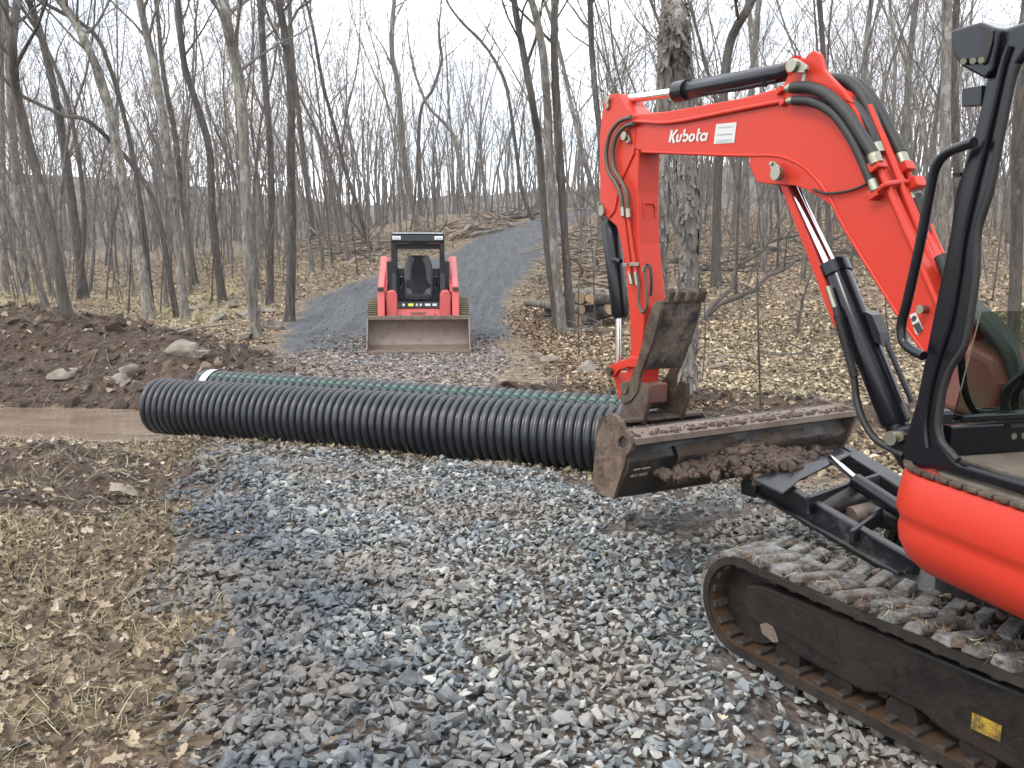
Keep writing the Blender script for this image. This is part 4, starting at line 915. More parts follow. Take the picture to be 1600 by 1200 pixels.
m.build('window_sill', BLACK, cf, bevel=.006); m = M().prism([H(f0_+.0,.86,fz), H(f0_-.34,.86,2.36), H(f0_-.42,.86,2.36), H(f0_-.08,.86,fz)], HP.r*.07)
m.build('cab_post', BLACK, cf, bevel=.01); m = M().prism([H(.95,.0,fz-.05), H(1.05,.0,2.36), H(.95,.0,2.36), H(.85,.0,fz-.05)], HP.r*.07); m.build('cab_post', BLACK, cf, bevel=.01); m = M().prism([H(.95,.86,fz-.05), H(1.05,.86,2.36), H(.95,.86,2.36), H(.85,.86,fz-.05)], HP.r*.07)
m.build('cab_post', BLACK, cf, bevel=.01)
m = M().tube(spline([H(f0_-.035,.09,1.5), H(f0_-.03,.10,1.32), H(f0_-.03,.14,1.2), H(f0_-.03,.22,1.165), H(f0_-.03,.5,1.16)], 5), .012, 8)
m.build('window_trim', BLACK, cf, smooth=60)
M().add([H(f0_-.05,.06,1.15), H(f0_-.05,.87,1.15), H(f0_-.13,.87,1.50), H(f0_-.13,.06,1.50), H(f0_-.056,.06,1.15), H(f0_-.056,.87,1.15), H(f0_-.136,.87,1.50), H(f0_-.136,.06,1.50)], [(0,1,2,3),(7,6,5,4),(0,4,5,1),(1,5,6,2),(2,6,7,3),(3,7,4,0)]).build('lower_window', GLASS, cf)
zr = 2.40
M().prism([H(f0_-.36,-.02,zr-.02), H(f0_-.36,.97,zr-.02), H(.8,.97,zr-.02), H(.8,-.02,zr-.02)], (0,0,.07)).build('cab_roof', GREYPLASTIC, cf, bevel=.03, seg=3)
# pedals and levers
c = G(1582, 700, fz); fw, rt = HP.d, HP.r
pd = M().obb(c + Vector((0,0,.05)), fw*.05, rt*.09, Vector((0,0,.05))).build('pedal_box', BLACK, cf, bevel=.008)
m = M().obb(c + Vector((0,0,.105)) + rt*.01, fw*.075 + Vector((0,0,.012)), rt*.1, Vector((0,0,.006)))
for k in range(-3, 4): m.obb(c + Vector((0,0,.116)) + rt*.01 + fw*.02*k + Vector((0,0,.003*k)), fw*.005, rt*.095, Vector((0,0,.004)))
m.build('foot_pedal', HOSE, pd)
for k, dx in ((0, 0.), (1, .045)):
    M().tube(spline([c + rt*(-.035+dx) + Vector((0,0,.10)), c + rt*(-.04+dx) + fw*.01 + Vector((0,0,.19)), c + rt*(-.01+dx) - fw*.05 + Vector((0,0,.27)), c + rt*(.05+dx) - fw*.10 + Vector((0,0,.36)), c + rt*(.06+dx) - fw*.12 + Vector((0,0,.46))], 5), .014, 10).build('travel_lever', BLACK, cf, smooth=60)
m = M(); 
for dx in (-.06, -.02): m.cyl(c + rt*dx - fw*.052 + Vector((0,0,.055)), c + rt*dx - fw*.062 + Vector((0,0,.055)), .011, 10)
m.build('bolt', ZINC, pd, smooth=40)
# seat and engine hood behind the doorway (beyond the picture's edge)
m = M().obb(H(1.35,.5,1.3), HP.d*.24, HP.r*.24, Vector((0,0,.08))); m.obb(H(1.08,.5,1.62), HP.d*.07, HP.r*.23, Vector((0,0,.32))); m.build('operator_seat', SEAT_BLACK, cf, bevel=.04)
M().obb(H(.68,.72,1.25), HP.d*.16, HP.r*.72, Vector((0,0,.27))).build('engine_hood', RED, EX, bevel=.06, seg=3)
M().tube(spline(on(HP, [(1522,222),(1505,228),(1478,240),(1462,262),(1454,295),(1438,380),(1418,470),(1409,505),(1411,532),(1424,546),(1443,556)], -.045), 4), .0155, 10).build('grab_handle', BLACK, cf, smooth=60)
wl = poly(HP, [(1485,47),(1531,34),(1556,44),(1558,62),(1548,112),(1538,124),(1516,112),(1500,103),(1488,84)], -.02, .10).build('work_light', BLACK, cf, bevel=.008)
eye_ = M(); [eye_.cyl(HP.px(x_, y_, -.02), HP.px(x_, y_, -.034), .009, 10) for x_, y_ in ((1505,96),(1520,95),(1533,94))]; eye_.build('bolt', ZINC, wl, smooth=40)
poly(HP, [(1534,40),(1552,48),(1550,64),(1540,98),(1534,102)], -.026, .004).build('lens', HOSE, wl)
poly(HP, [(1503,138),(1534,133),(1532,165),(1502,167)], .0, .04).build('bracket', BLACK, cf, bevel=.003)
poly(HP, [(1490,270),(1500,269),(1499,275),(1490,276)], .0, .02).build('door_latch', HOSE, cf)
# boom
boomp = [(972,214),(977,198),(990,186),(1000,181),(1100,164),(1220,142),(1232,116),(1244,92),(1256,92),(1264,84),(1271,79),(1279,85),(1283,100),(1288,114),(1300,122),(1318,142),(1340,178),(1360,232),(1384,292),(1428,384),(1472,475),(1520,560),(1520,600),(1480,612),(1452,560),(1405,494),(1322,360),(1300,315),(1280,285),(1255,260),(1225,246),(1200,243),(1165,243),(1010,238),(990,232),(978,226)]
lower = [(972,214),(977,198),(990,186),(1000,181),(1100,164),(1220,142),(1275,128),(1318,142),(1340,178),(1360,232),(1384,292),(1428,384),(1472,475),(1520,560),(1520,600),(1480,612),(1452,560),(1405,494),(1322,360),(1300,315),(1280,285),(1255,260),(1225,246),(1200,243),(1165,243),(1010,238),(990,232),(978,226)]
HW = .088
BO = poly(BP, lower, -HW, 2*HW).build('boom', RED, EX, bevel=.006)
lug = [(1220,141),(1232,116),(1240,97),(1250,91),(1258,90),(1264,83),(1271,79),(1279,84),(1283,97),(1286,108),(1296,120),(1316,140),(1330,160),(1280,150)]
poly(BP, lug, -HW-.004, .03).build('cylinder_lug', RED, BO, bevel=.005); poly(BP, lug, HW-.026, .03).build('cylinder_lug', RED, BO, bevel=.005)
lg2 = [(1170,246),(1172,263),(1183,285),(1205,288),(1240,290),(1262,297),(1288,314),(1310,330),(1285,286),(1258,259),(1228,243),(1200,239)]
poly(BP, lg2, -HW-.004, .03).build('cylinder_lug', RED, BO, bevel=.005); poly(BP, lg2, HW-.026, .03).build('cylinder_lug', RED, BO, bevel=.005)
w_ = M().tube(spline(on(BP, [(1003,237),(1100,241),(1165,243),(1200,243),(1225,246),(1255,260),(1280,285),(1300,315),(1322,360),(1405,494),(1450,557)], -HW), 3), .009, 8); w_.build('weld_edge', RED, BO, smooth=60)
def eye(x_, y_, off, r_, h_, flag=None):
    p = BP.px(x_, y_, off); m = M().cyl(p, p - BP.r*h_, r_, 20)
    if flag:
        q = BP.px(*flag, off); dd = (q-p).normalized(); pp = Vector((0,0,1)) if abs(dd.z) < .5 else BP.d; pp = (pp - dd*pp.dot(dd)).normalized()
        m.prism([p+pp*r_*.95, p-pp*r_*.95, q-pp*r_*.55, q+dd*r_*.4, q+pp*r_*.55], -BP.r*.014); m.cyl(q, q-BP.r*.022, r_*.35, 10)
    return m
for a_ in ((1243,103,-HW-.034,.031,.03,(1262,108)),(1219,272,-HW-.034,.031,.035,(1209,256)),(980,213,-HW-.01,.026,.03,(985,222))): eye(*a_).build('pivot_pin', ZINC, BO, smooth=40, bevel=.002)
M().cyl(BP.px(1243,103,-HW), BP.px(1243,103,HW), .045, 20).build('pivot_boss', RED, BO, smooth=40)
# lettering
p0 = BP.px(1044.5, 222.5, -HW-.004); ex_ = (BP.px(1103.5, 220, -HW-.004)-p0)/3.42; ey_ = BP.px(1048.5, 203, -HW-.004)-p0
def stroke(m, pts, th=.17):
    n_ = len(pts); o1 = []; o2 = []
    for i, p in enumerate(pts):
        a_ = Vector(pts[max(i-1, 0)]); b2 = Vector(pts[min(i+1, n_-1)]); t_ = (b2-a_).normalized(); nn = Vector((-t_.y, t_.x))*th/2; p = Vector(p)
        o1.append(p+nn); o2.append(p-nn)
    W_ = lambda q: p0 + ex_*q.x + ey_*q.y
    m.add([W_(q) for q in o1] + [W_(q) for q in o2], [(i, i+1, n_+i+1, n_+i) for i in range(n_-1)])
def arc(cx, cy, rx, ry, a0, a1, n_=14): return [(cx+rx*math.cos(R(a0+(a1-a0)*k/n_)), cy+ry*math.sin(R(a0+(a1-a0)*k/n_))) for k in range(n_+1)]
lt = M()
stroke(lt, [(.09,0),(.09,.98)], .19); stroke(lt, [(.20,.44),(.36,.66),(.60,1.0)], .2); stroke(lt, [(.27,.42),(.40,.18),(.56,-.06)], .2)
stroke(lt, [(.74,.62),(.74,.26)] + arc(.90,.24,.16,.19,190,350,8) + [(1.06,.62)])
stroke(lt, [(1.30,1.0),(1.30,.42)]); stroke(lt, arc(1.50,.31,.20,.25,160,-150,16))
stroke(lt, arc(2.08,.31,.20,.25,100,452,20))
stroke(lt, [(2.56,.98),(2.56,.26),(2.62,.08),(2.74,.04)]); stroke(lt, [(2.66,.62),(2.82,.62)], .14)
stroke(lt, arc(3.10,.31,.20,.25,30,330,16)); stroke(lt, [(3.36,.62),(3.36,.0)])
lt.build('lettering', WHITE, BO)
dc = poly(BP, [(1119,194),(1151,191),(1147,223),(1115,225)], -HW-.003, .002).build('decal', WHITE, BO)
m = M()
for yy in (198, 208.5, 218, 221): m.prism(on(BP, [(1122-(yy-198)*.14,yy+.9),(1145-(yy-198)*.14,yy-1),(1145-(yy-198)*.14,yy-.2 if yy != 208.5 else yy+.8),(1122-(yy-198)*.14,yy+1.7 if yy != 208.5 else yy+2.7)], -HW-.0055), BP.r*.001)
m.build('decal_print', GREYINK, BO)
poly(BP, [(1421,492),(1431,488),(1442,514),(1434,524),(1430,520)], -HW-.003, .002).build('warning_decal', WHITE, BO)
poly(BP, [(1426,508),(1435,503),(1441,515),(1434,522)], -HW-.006, .002).build('warning_print', BLACKINK, BO)
poly(BP, [(1423,499),(1427,493),(1431,494),(1431,499),(1426,503)], -HW-.006, .002).build('warning_print', BLACKINK, BO)
poly(BP, [(1254,116),(1259,114.5),(1257,127),(1252,128)], -HW-.0065, .002).build('decal', WHITE, BO)
eye(1447,483,-HW,.017,.04).build('bolt', ZINC, BO, smooth=40)
# boom pipes and hoses
for pts, off, r_ in (([(985,184),(1004,181),(1060,176),(1150,160),(1225,140)], -.075, .013), ([(988,191),(1002,190),(1050,191),(1150,172),(1228,157)], -HW-.012, .011),
                     ([(1004,186),(1060,184),(1150,168),(1224,150)], -.03, .009)):
    hose(BP, pts, off, r_, 4).build('steel_pipe', RED, BO, smooth=60)
for a_, b2, off in (((1372,258),(1485,520),-HW-.012),((1379,262),(1486,505),-.05),((1358,165),(1492,500),-.02),((1366,180),(1497,492),.02),((1412,255),(1503,478),.07)):
    M().tube([BP.px(*a_, off), BP.px(*b2, off)], .0135, 10).build('steel_pipe', RED, BO, smooth=60)
for pts, off, r_ in (([(1238,137),(1262,136),(1292,148),(1322,176),(1345,210),(1366,243)], -HW-.03, .026), ([(1240,157),(1268,159),(1300,176),(1328,212),(1348,252),(1362,286)], -HW-.03, .021),
                     ([(1290,124),(1325,128),(1350,155),(1366,195),(1378,240)], -.01, .028), ([(1300,124),(1338,130),(1366,160),(1390,205),(1408,240)], .06, .026), ([(1270,132),(1300,140),(1335,165),(1358,200),(1372,240)], -.05, .024),
                     ([(1430,306),(1448,360),(1466,420),(1488,470)], .07, .03)):
    hose(BP, pts, off, r_).build('hydraulic_hose', HOSE, BO, smooth=60)
hose(BP, [(1364,280),(1345,292),(1318,300),(1290,302),(1270,296)], -HW-.014, .006).build('hydraulic_hose', HOSE, BO, smooth=60)
m = M()
def fit_(x0, y0, x1, y1, off, r_): M().tube([BP.px(x0,y0,off), BP.px((x0*2+x1)/3,(y0*2+y1)/3,off), BP.px((x0*2+x1)/3,(y0*2+y1)/3,off), BP.px(x1,y1,off)], [r_*.85, r_*.85, r_*1.25, r_*1.25], 10).build('hose_fitting', ZINC, BO, smooth=40)
for q in ((1228,139,1240,137,-HW-.03,.017),(1230,158,1242,157,-HW-.03,.015),(1362,234,1370,256,-HW-.03,.022),(1359,274,1368,298,-HW-.03,.017),(1403,234,1412,256,.06,.022),(1424,290,1433,310,.07,.018),(1418,292,1426,312,.05,.016),(1366,218,1374,240,-.05,.02),(1374,225,1380,242,-.01,.02)): fit_(*q)
m = M()
for x_, y_, off, s_ in ((1371,259,-HW-.02,.026),(1369,303,-HW-.018,.024),(1415,262,.06,.026),(1430,288,.06,.03),(1220,142,-HW-.01,.018),(1225,160,-HW-.012,.016)):
    c = BP.px(x_, y_, off); t_ = (BP.px(1380,300,off)-BP.px(1360,250,off)).normalized(); M().obb(c, t_*s_*.8, BP.r*s_*1.1, t_.cross(BP.r)*s_).build('pipe_clamp', RED, BO, bevel=.004)
m.tube(spline([BP.px(1369,302,-HW-.02), BP.px(1384,289,-HW-.04), BP.px(1405,285,-.03), BP.px(1424,285,.05)], 5), .012, 8); m.build('cross_pipe', RED, BO, smooth=40)
# boom cylinder
M().tube([BP.px(1234,292,0), BP.px(1300,428,0)], pxr(BP, 26, 1260, 350), 20).build('piston_rod', CHROME, BO, smooth=40)
bc = M().tube([BP.px(1302,416,0), BP.px(1303,419,0), BP.px(1400,658,0), BP.px(1402,664,0)], [pxr(BP, 43, 1303, 415)*.9] + [pxr(BP, 43, 1303, 415)]*2 + [pxr(BP, 43, 1400, 660)*.9], 24).build('boom_cylinder', BLACK, EX, smooth=40)
m = M().tube([BP.px(1301,413,0), BP.px(1308,430,0)], pxr(BP, 48, 1303, 415), 24); m.build('end_cap', BLACK, bc, smooth=40); m = M().tube([BP.px(1400,655,0), BP.px(1408,700,0)], pxr(BP, 36, 1400, 660), 18)
m.build('end_cap', BLACK, bc, smooth=40); M().tube([BP.px(1225,262,0), BP.px(1236,296,0)], .05, 16).build('rod_eye', BLACK, bc, smooth=40)
gp = [(1219,290),(1228,288),(1240,318),(1272,394),(1313,507),(1303,511),(1262,400)]
poly(BP, gp, -.075, .012).build('cylinder_guard', RED, bc)
hose(BP, [(1294,448),(1301,470),(1309,492)], -.085, .014, 3).build('hose_fitting', ZINC, bc, smooth=40)
hose(BP, [(1306,480),(1313,510),(1324,550),(1333,582),(1338,620),(1346,650),(1364,682),(1386,698),(1412,712)], [-.09]*5+[-.1]*4, .0155).build('hydraulic_hose', HOSE, bc, smooth=60)
m = M()
for k in range(26):
    t_ = k/25; x_, y_ = 1309+26*t_, 492+94*t_; c = BP.px(x_, y_, -.09); d_ = (BP.px(1335,588,-.09)-BP.px(1309,492,-.09)).normalized(); m.tube([c, c+d_*.006], .021, 10)
m.build('spiral_sleeve', HOSE, bc, smooth=40)
m = M().tube([BP.px(1372,505,.02), BP.px(1425,628,.02)], .012, 8); m.prism(on(BP, [(1350,486),(1362,492),(1374,520),(1378,540),(1366,534)], -.02), BP.r*.06); m.build('position_rod', BLACK, bc)
# swing post
sp_ = poly(BP, [(1448,545),(1500,532),(1552,560),(1566,600),(1556,645),(1520,655),(1470,640),(1452,600)], -.13, .26).build('swing_post', RED_WORN, EX, bevel=.03, seg=3)
poly(BP, [(1384,694),(1396,668),(1420,662),(1470,640),(1540,640),(1560,700),(1540,790),(1470,800),(1425,760),(1392,712)], -.10, .2).build('swing_bracket', BLACK, sp_, bevel=.02)
eye(1398,684,-.10,.03,.03,(1414,680)).build('pivot_pin', ZINC, sp_, smooth=40)
for k, off in enumerate((-.06, 0., .05, .1)):
    hose(BP, [(1470+6*k,400+4*k),(1502+5*k,470),(1545+6*k,515),(1578+6*k,560+6*k),(1588+5*k,625)], off, .027).build('hydraulic_hose', HOSE, sp_, smooth=60)
# arm
armp = [(936,215),(940,180),(944,156),(951,148),(966,146),(976,164),(989,178),(999,186),(1000,210),(998,236),(996,300),(998,380),(1004,440),(1008,480),(1003,540),(998,575),(996,608),(986,618),(976,608),(980,580),(985,545),(984,500),(979,440),(970,380),(963,354),(951,343),(941,336),(937,310)]
AW = .078
AR = poly(BP, armp, -AW-.004, 2*AW).build('arm', RED, EX, bevel=.008)
poly(BP, [(937,214),(944,156),(951,148),(966,146),(976,164),(988,178),(994,192),(990,240),(968,288),(960,330),(951,341),(941,334),(938,300)], -AW-.014, .012).build('side_plate', RED, AR, bevel=.003)
# embossed plate on the cab side of the arm
a0 = BP.px(996,320,0)
hx = [BP.px(1001,y_,0)-BP.d*0 for y_ in (322,)][0]
def armback(y_, r_): p = BP.px(float(np.interp(y_, [236,300,380,440,480,540], [998,996,998,1004,1008,1003])), y_, -AW-.004); return p + BP.r*(AW+r_) - BP.d*.004
m = M()
hexp = [armback(334,-.02), armback(318,-.035), armback(318,.03), armback(322,.045), armback(340,.045), armback(334,.03), armback(330,-.005)]
m.tube(hexp[1:5], .006, 6); m.tube([hexp[1], armback(342,-.035)], .006, 6); m.build('stiffener', RED, AR, smooth=60)
for a_ in ((952,156,-AW-.014,.02,.02,(951,170)),(943,330,-AW-.014,.03,.02,(939,318)),(985,605,-AW-.05,.036,.05)): eye(*a_).build('pivot_pin', ZINC if a_[1] < 500 else STEEL_MUD, AR, smooth=40)
for pts, r_ in (([(986,183),(968,190),(953,210),(947,240),(951,268),(962,286),(970,305),(973,330)], .013), ([(990,193),(976,198),(963,214),(957,240),(960,264),(970,282),(979,302),(981,332)], .013)):
    hose(BP, pts, -AW-.04, r_).build('hydraulic_hose', HOSE_OLIVE, AR, smooth=60)
for x_, y_ in ((973,330),(981,332)): hose(BP, [(x_,y_-6),(x_+1,y_+8)], -AW-.04, .016, 2).build('hose_fitting', ZINC, AR, smooth=40)
for a_, b2 in (((975,338),(985,428)),((982,340),(994,432))): M().tube([BP.px(*a_,-AW-.03), BP.px(*b2,-AW-.03)], .011, 8).build('steel_pipe', RED, AR, smooth=60)
hose(BP, [(994,425),(998,450),(998,475),(1004,488),(1011,478),(1010,450),(1008,425)], -AW-.03, .009).build('hydraulic_hose', HOSE_OLIVE, AR, smooth=60)
for a_, b2 in (((993,425),(996,446)),((983,424),(987,444)),((1008,415),(1006,424))): hose(BP, [a_, b2], -AW-.03, .013, 2).build('hose_fitting', ZINC, AR, smooth=40)
for x_, y_ in ((980,414),(991,413)): M().obb(BP.px(x_,y_,-AW-.03), BP.d*.022, BP.r*.02, Vector((0,0,.012))).build('pipe_clamp', ZINC, AR, bevel=.003)
# arm cylinder
M().tube([BP.px(962,158,0), BP.px(1075,141,0)], pxr(BP, 13, 1000, 150), 16).build('piston_rod', CHROME, AR, smooth=40)
ac = M().tube([BP.px(1059,143.5,0), BP.px(1062,143,0), BP.px(1225,113,0), BP.px(1243,104,0)], [pxr(BP, 20, 1060, 143), pxr(BP, 27, 1060, 143), pxr(BP, 27, 1200, 120), .035], 22).build('arm_cylinder', BLACK, EX, smooth=40)
m = M().tube([BP.px(1058,143.5,0), BP.px(1075,140.5,0)], pxr(BP, 31, 1060, 143), 20); m.build('end_cap', BLACK, ac, smooth=40); M().cyl(BP.px(1076,140,0), BP.px(1077,122,0), .02, 10).build('oil_port', BLACK, ac, smooth=40); M().cyl(BP.px(1195,136,-.02), BP.px(1193,122,-.03), .012, 8).build('oil_port', BLACK, ac, smooth=40); M().tube([BP.px(1090,148,-.02), BP.px(1160,138,-.02), BP.px(1215,126,-.02)], .012, 8).build('oil_pipe', BLACK, ac, smooth=40)
M().cyl(BP.px(958,159,-.06), BP.px(958,159,.06), .035, 14).build('rod_eye', BLACK, ac, smooth=40)
# bucket cylinder
bk = M().tube([BP.px(953,346,0), BP.px(955,352,0), BP.px(969,490,0), BP.px(970,497,0)], [.045, pxr(BP, 29, 955, 380), pxr(BP, 27, 965, 470), pxr(BP, 20, 970, 495)], 20).build('bucket_cylinder', BLACK, EX, smooth=40)
M().tube([BP.px(966,480,0), BP.px(966.5,572,0)], pxr(BP, 10, 966, 530), 14).build('piston_rod', CHROME, bk, smooth=40)
m = M().tube([BP.px(957,405,-.05), BP.px(960,405,-.09), BP.px(970,408,-.10)], .014, 8); m.build('oil_pipe', BLACK, bk, smooth=40); m = M().tube([BP.px(945,330,0), BP.px(954,350,0)], .04, 14); m.build('end_cap', BLACK, bk, smooth=40)
# linkage
m = poly(BP, [(951,572),(962,566),(975,562),(988,557),(997,559),(999,568),(993,574),(980,574),(966,579),(958,590),(951,586)], -AW-.03, .028)
m.prism(on(BP, [(951,572),(962,566),(975,562),(988,557),(997,559),(999,568),(993,574),(980,574),(966,579),(958,590),(951,586)], AW+.005), BP.r*.028)
m.prism(on(BP, [(955,584),(964,582),(970,600),(975,616),(972,630),(967,622),(962,602)], -.06), BP.r*.12); m.build('bucket_link', RED, AR, bevel=.005)
eye(956,580,-AW-.03,.024,.03).build('pivot_pin', STEEL_MUD, AR, smooth=40)
# thumb folded against the arm
tp = [(1019,477),(1026,470),(1033,472),(1033,482),(1027,505),(1019,535),(1007,565),(998,590),(996,612),(986,626),(974,632),(968,622),(972,605),(984,592),(994,570),(1002,540),(1009,508)]
TO = -.165
th = poly(BP, tp, TO, .022).build('bucket_thumb', STEEL_MUD, EX, bevel=.003)
tpl = [BP.px(x_, y_, TO+.02) for x_, y_ in tp]
M().prism([p + BP.r*.27 for p in tpl], BP.r*.022).build('side_plate', STEEL_MUD, th, bevel=.003)
fl = on(BP, [(1034,470),(1032,500),(1024,530),(1015,556),(1008,578),(1003,575),(1010,552),(1018,528),(1026,500),(1028,470)], TO+.02)
MUDPLATE = paint('mud_caked_plate', (.20,.155,.118), .8, amt=.74, dirt=(.016,.010,.008), scale=4, bump=.6)
M().prism(fl, BP.r*.27).build('face_plate', MUDPLATE, th)
m = M()
for k in range(4):
    b0 = BP.px(1031, 474, TO) + BP.r*(.035+.075*k); m.prism([b0-BP.d*-.02, b0-BP.d*.025, b0-BP.d*.05+Vector((0,0,.06)), b0-BP.d*.035+Vector((0,0,.085)), b0-BP.d*-.005+Vector((0,0,.03))], BP.r*.04)
m.build('tooth', STEEL_MUD, th, bevel=.004)
tc_ = M().tube([BP.px(1010,408,.01), BP.px(1014,470,.01)], .04, 16).build('thumb_cylinder', BLACK, EX, smooth=40)
M().tube([BP.px(1013,460,.01), BP.px(1018,520,.01)], .017, 12).build('piston_rod', CHROME, tc_, smooth=40)
m = M(); pt = BP.px(1000,402,0)
for r_ in (-.045, .03): m.prism([p + BP.r*(.02+r_) for p in on(BP, [(998,372),(1003,376),(1008,392),(1016,398),(1016,406),(1008,412),(1000,410)], 0)], BP.r*.02)
m.build('thumb_bracket', RED, AR, bevel=.004)
hose(BP, [(1008,420),(1011,414),(1016,418),(1018,440),(1017,462)], -.04, .009).build('hydraulic_hose', HOSE, tc_, smooth=60)
# bucket, mostly behind the blade
P0 = BP.px(985, 606, -.16) + BP.r*.16; bx = lambda f_, z_: P0 - BP.d*f_*.85 + Vector((0,0,z_))
sh = [(.42,-.42),(.22,-.60),(.02,-.64),(-.10,-.56),(-.15,-.42),(-.14,-.28),(-.10,-.20),(.02,-.17),(.14,-.17)]
inn = [(f_*.93+.012, (z_+.36)*.93-.36) for f_, z_ in sh]
BK = M().prism([bx(*p_) - BP.r*.30 for p_ in sh + inn[::-1]], BP.r*.60).build('bucket', STEEL_MUD, EX, smooth=40)
for s_ in (-.31, .292): M().prism([bx(*p_) + BP.r*s_ for p_ in sh + [(.26,-.24)]], BP.r*.018).build('side_wall', STEEL_MUD, BK, bevel=.003)
for s_ in (-.155, .125): M().prism([bx(*p_) + BP.r*s_ for p_ in ((.03,.045),(-.03,.04),(-.06,-.02),(-.14,-.2),(-.06,-.24),(.14,-.2),(.20,-.06),(.19,.03),(.12,.04),(.07,-.03))], BP.r*.03).build('mounting_ear', STEEL_MUD, BK, bevel=.004)
m = M().obb(bx(-.03,-.04), BP.d*.07, BP.r*.085, Vector((0,0,.06))); m.build('arm_tip', RED_WORN, AR, bevel=.01)
M().tube([bx(-.08,-.12)-BP.r*.12, bx(-.08,-.12)+BP.r*.12], .035, 14).build('cross_bar', STEEL_MUD, BK, smooth=40)
M().tube([bx(-.06,-.25)-BP.r*.30, bx(-.06,-.25)+BP.r*.30], .085, 18).build('back_tube', STEEL_MUD, BK, smooth=40)
m = M()
for k in range(4): m.prism([bx(*p_) + BP.r*(-.28+.17*k) for p_ in ((.38,-.46),(.44,-.42),(.56,-.33),(.42,-.45))], BP.r*.05)
m.build('tooth', STEEL_MUD, BK)
sm_ = M(); gl_ = np.linspace(.30, 1.53, 42); gv = np.linspace(0, 1, 12)
pb = np.array([(3.262,.53),(3.225,.61),(3.185,.655),(3.178,.71),(3.205,.755)]); pl_ = np.linspace(0, 1, 5)
for v_ in gv:
    for l_ in gl_:
        f_ = float(np.interp(v_, pl_, pb[:,0])); z_ = float(np.interp(v_, pl_, pb[:,1]))
        n_ = float(fbm(np.array([l_*5.]), np.array([v_*2.2]), 4, 51)[0]); e_ = min(1, (l_-.30)/.35)
        sm_.v.append(tuple(U(f_ - .05*(n_-.44+.16*(1-e_)+.10*(1 if z_ > .70 else 0)), float(l_), z_)))
nl = len(gl_); sm_.f = [(r_*nl+c_, r_*nl+c_+1, (r_+1)*nl+c_+1, (r_+1)*nl+c_) for r_ in range(len(gv)-1) for c_ in range(nl-1)]
MUDL = paint('brown_mud', (.070,.045,.030), .7, amt=.5, dirt=(.032,.020,.013), scale=9, bump=.6)
sm_.build('mud_crust', MUDL, bl, smooth=50)
# mud lying on the blade and its arms
n = 2600; l_ = np.clip(rng.normal(.72, .22, n), .18, 1.3); f_ = rng.uniform(2.93, 3.19, n); z_ = .585 + .06*(f_-2.93)/.26 + .085*np.exp(-((l_-.72)/.26)**2)*rng.random(n)
k = rng.random(n) < np.where(f_ > 3.08, 1, np.exp(-((l_-.80)/.16)**2)); l_, f_, z_ = l_[k], f_[k], z_[k]
pm = np.array([U(a_, b2, c_)[:] for a_, b2, c_ in zip(f_, l_, z_)])
n2 = 700; ll_ = np.where(rng.random(n2) < .75, np.clip(rng.normal(1.05, .28, n2), .05, 1.52), np.clip(rng.normal(.35, .2, n2), .05, 1.5)); pt_ = np.array([U(3.15+.16*q_**1.5, l_b, .838)[:] for q_, l_b in zip(rng.random(n2), ll_)])
SOIL = bpy.data.materials['dark_soil']
tag(scatter('mud_lumps', stone_templates(12, (.6, .9), 26, 19), np.concatenate([pm, pt_]), np.concatenate([np.clip(rng.lognormal(math.log(.032), .45, len(pm)), .012, .09), np.clip(rng.lognormal(math.log(.013), .5, n2), .005, .04)]), .6, MUDL), 'lumps of brown mud heaped on the raised dozer blade', 'mud', kind='stuff')
n = 260; f_ = rng.uniform(.7, 2.55, n); l_ = np.where(rng.random(n) < .55, rng.uniform(0, .03, n), rng.uniform(0, .36, n))
tag(scatter('straw_bits', blades(6, 34), np.array([U(a_, b2, .497)[:] for a_, b2 in zip(f_, l_)]), rng.uniform(.02, .07, n), 1.3, GRASS), 'bits of straw stuck along the top of the rubber track', 'straw', kind='stuff')
n = 500; f_ = rng.uniform(.75, 2.5, n); l_ = rng.uniform(0, .36, n)
tag(scatter('track_mud', stone_templates(8, (.4, .7), 16, 39), np.array([U(a_, b2, .472)[:] for a_, b2 in zip(f_, l_)]), np.clip(rng.lognormal(math.log(.022), .5, n), .008, .06), .4, MUDL), 'crumbs of mud between the tread lugs of the near track', 'mud', kind='stuff')
# ------------------------------------------------------------------ compact track loader
SL_ = empty('track_loader', (0,0,0), 'compact red track loader with a wide bucket, facing the camera on the gravel road', 'loader')
def bxm(*b): return M().box(*b)
m = M(); sh = [(0,.02),(.38,.03),(.52,.09),(.60,.22),(.60,.40),(.55,.54),(.47,.625),(.455,.61),(.535,.53),(.58,.40),(.58,.23),(.51,.11),(.37,.05),(0,.035)]
BKT = M().prism([(-.92, y_, z_) for y_, z_ in sh], (1.84,0,0)).build('bucket', RUST, SL_, smooth=35)
for s_ in (-.925, .905): M().prism([(s_, y_, z_) for y_, z_ in ((0,.02),(.38,.02),(.53,.085),(.61,.22),(.61,.41),(.56,.55),(.47,.635),(.40,.60),(.10,.16),(-.02,.06))], (.02,0,0)).build('side_plate', RUST, BKT)
bxm(-.92,.92,.40,.485,.572,.642).build('top_lip', LIP, BKT, bevel=.004); bxm(-.93,.93,-.06,.12,.006,.036).build('cutting_edge', LIP, BKT)
M().prism([(-.17,.46,.645),(.17,.46,.645),(.10,.46,.60),(-.10,.46,.60)], (0,.02,0)).build('guard', RUST, BKT)
for x_ in (-.34, .29): bxm(x_,x_+.03,.45,.50,.60,.66).build('bracket', BLACK, BKT)
BD = M().prism([(-.50, y_, z_) for y_, z_ in ((.98,.30),(.92,.46),(1.0,.74),(1.12,.78),(1.2,.79),(2.75,.80),(2.95,.9),(2.95,.35),(2.6,.28))], (1.0,0,0)).build('body', HAZED_RED, SL_, bevel=.03)
bxm(-.60,.60,2.12,2.95,.75,1.42).build('engine_cover', HAZED_RED, SL_, bevel=.05)
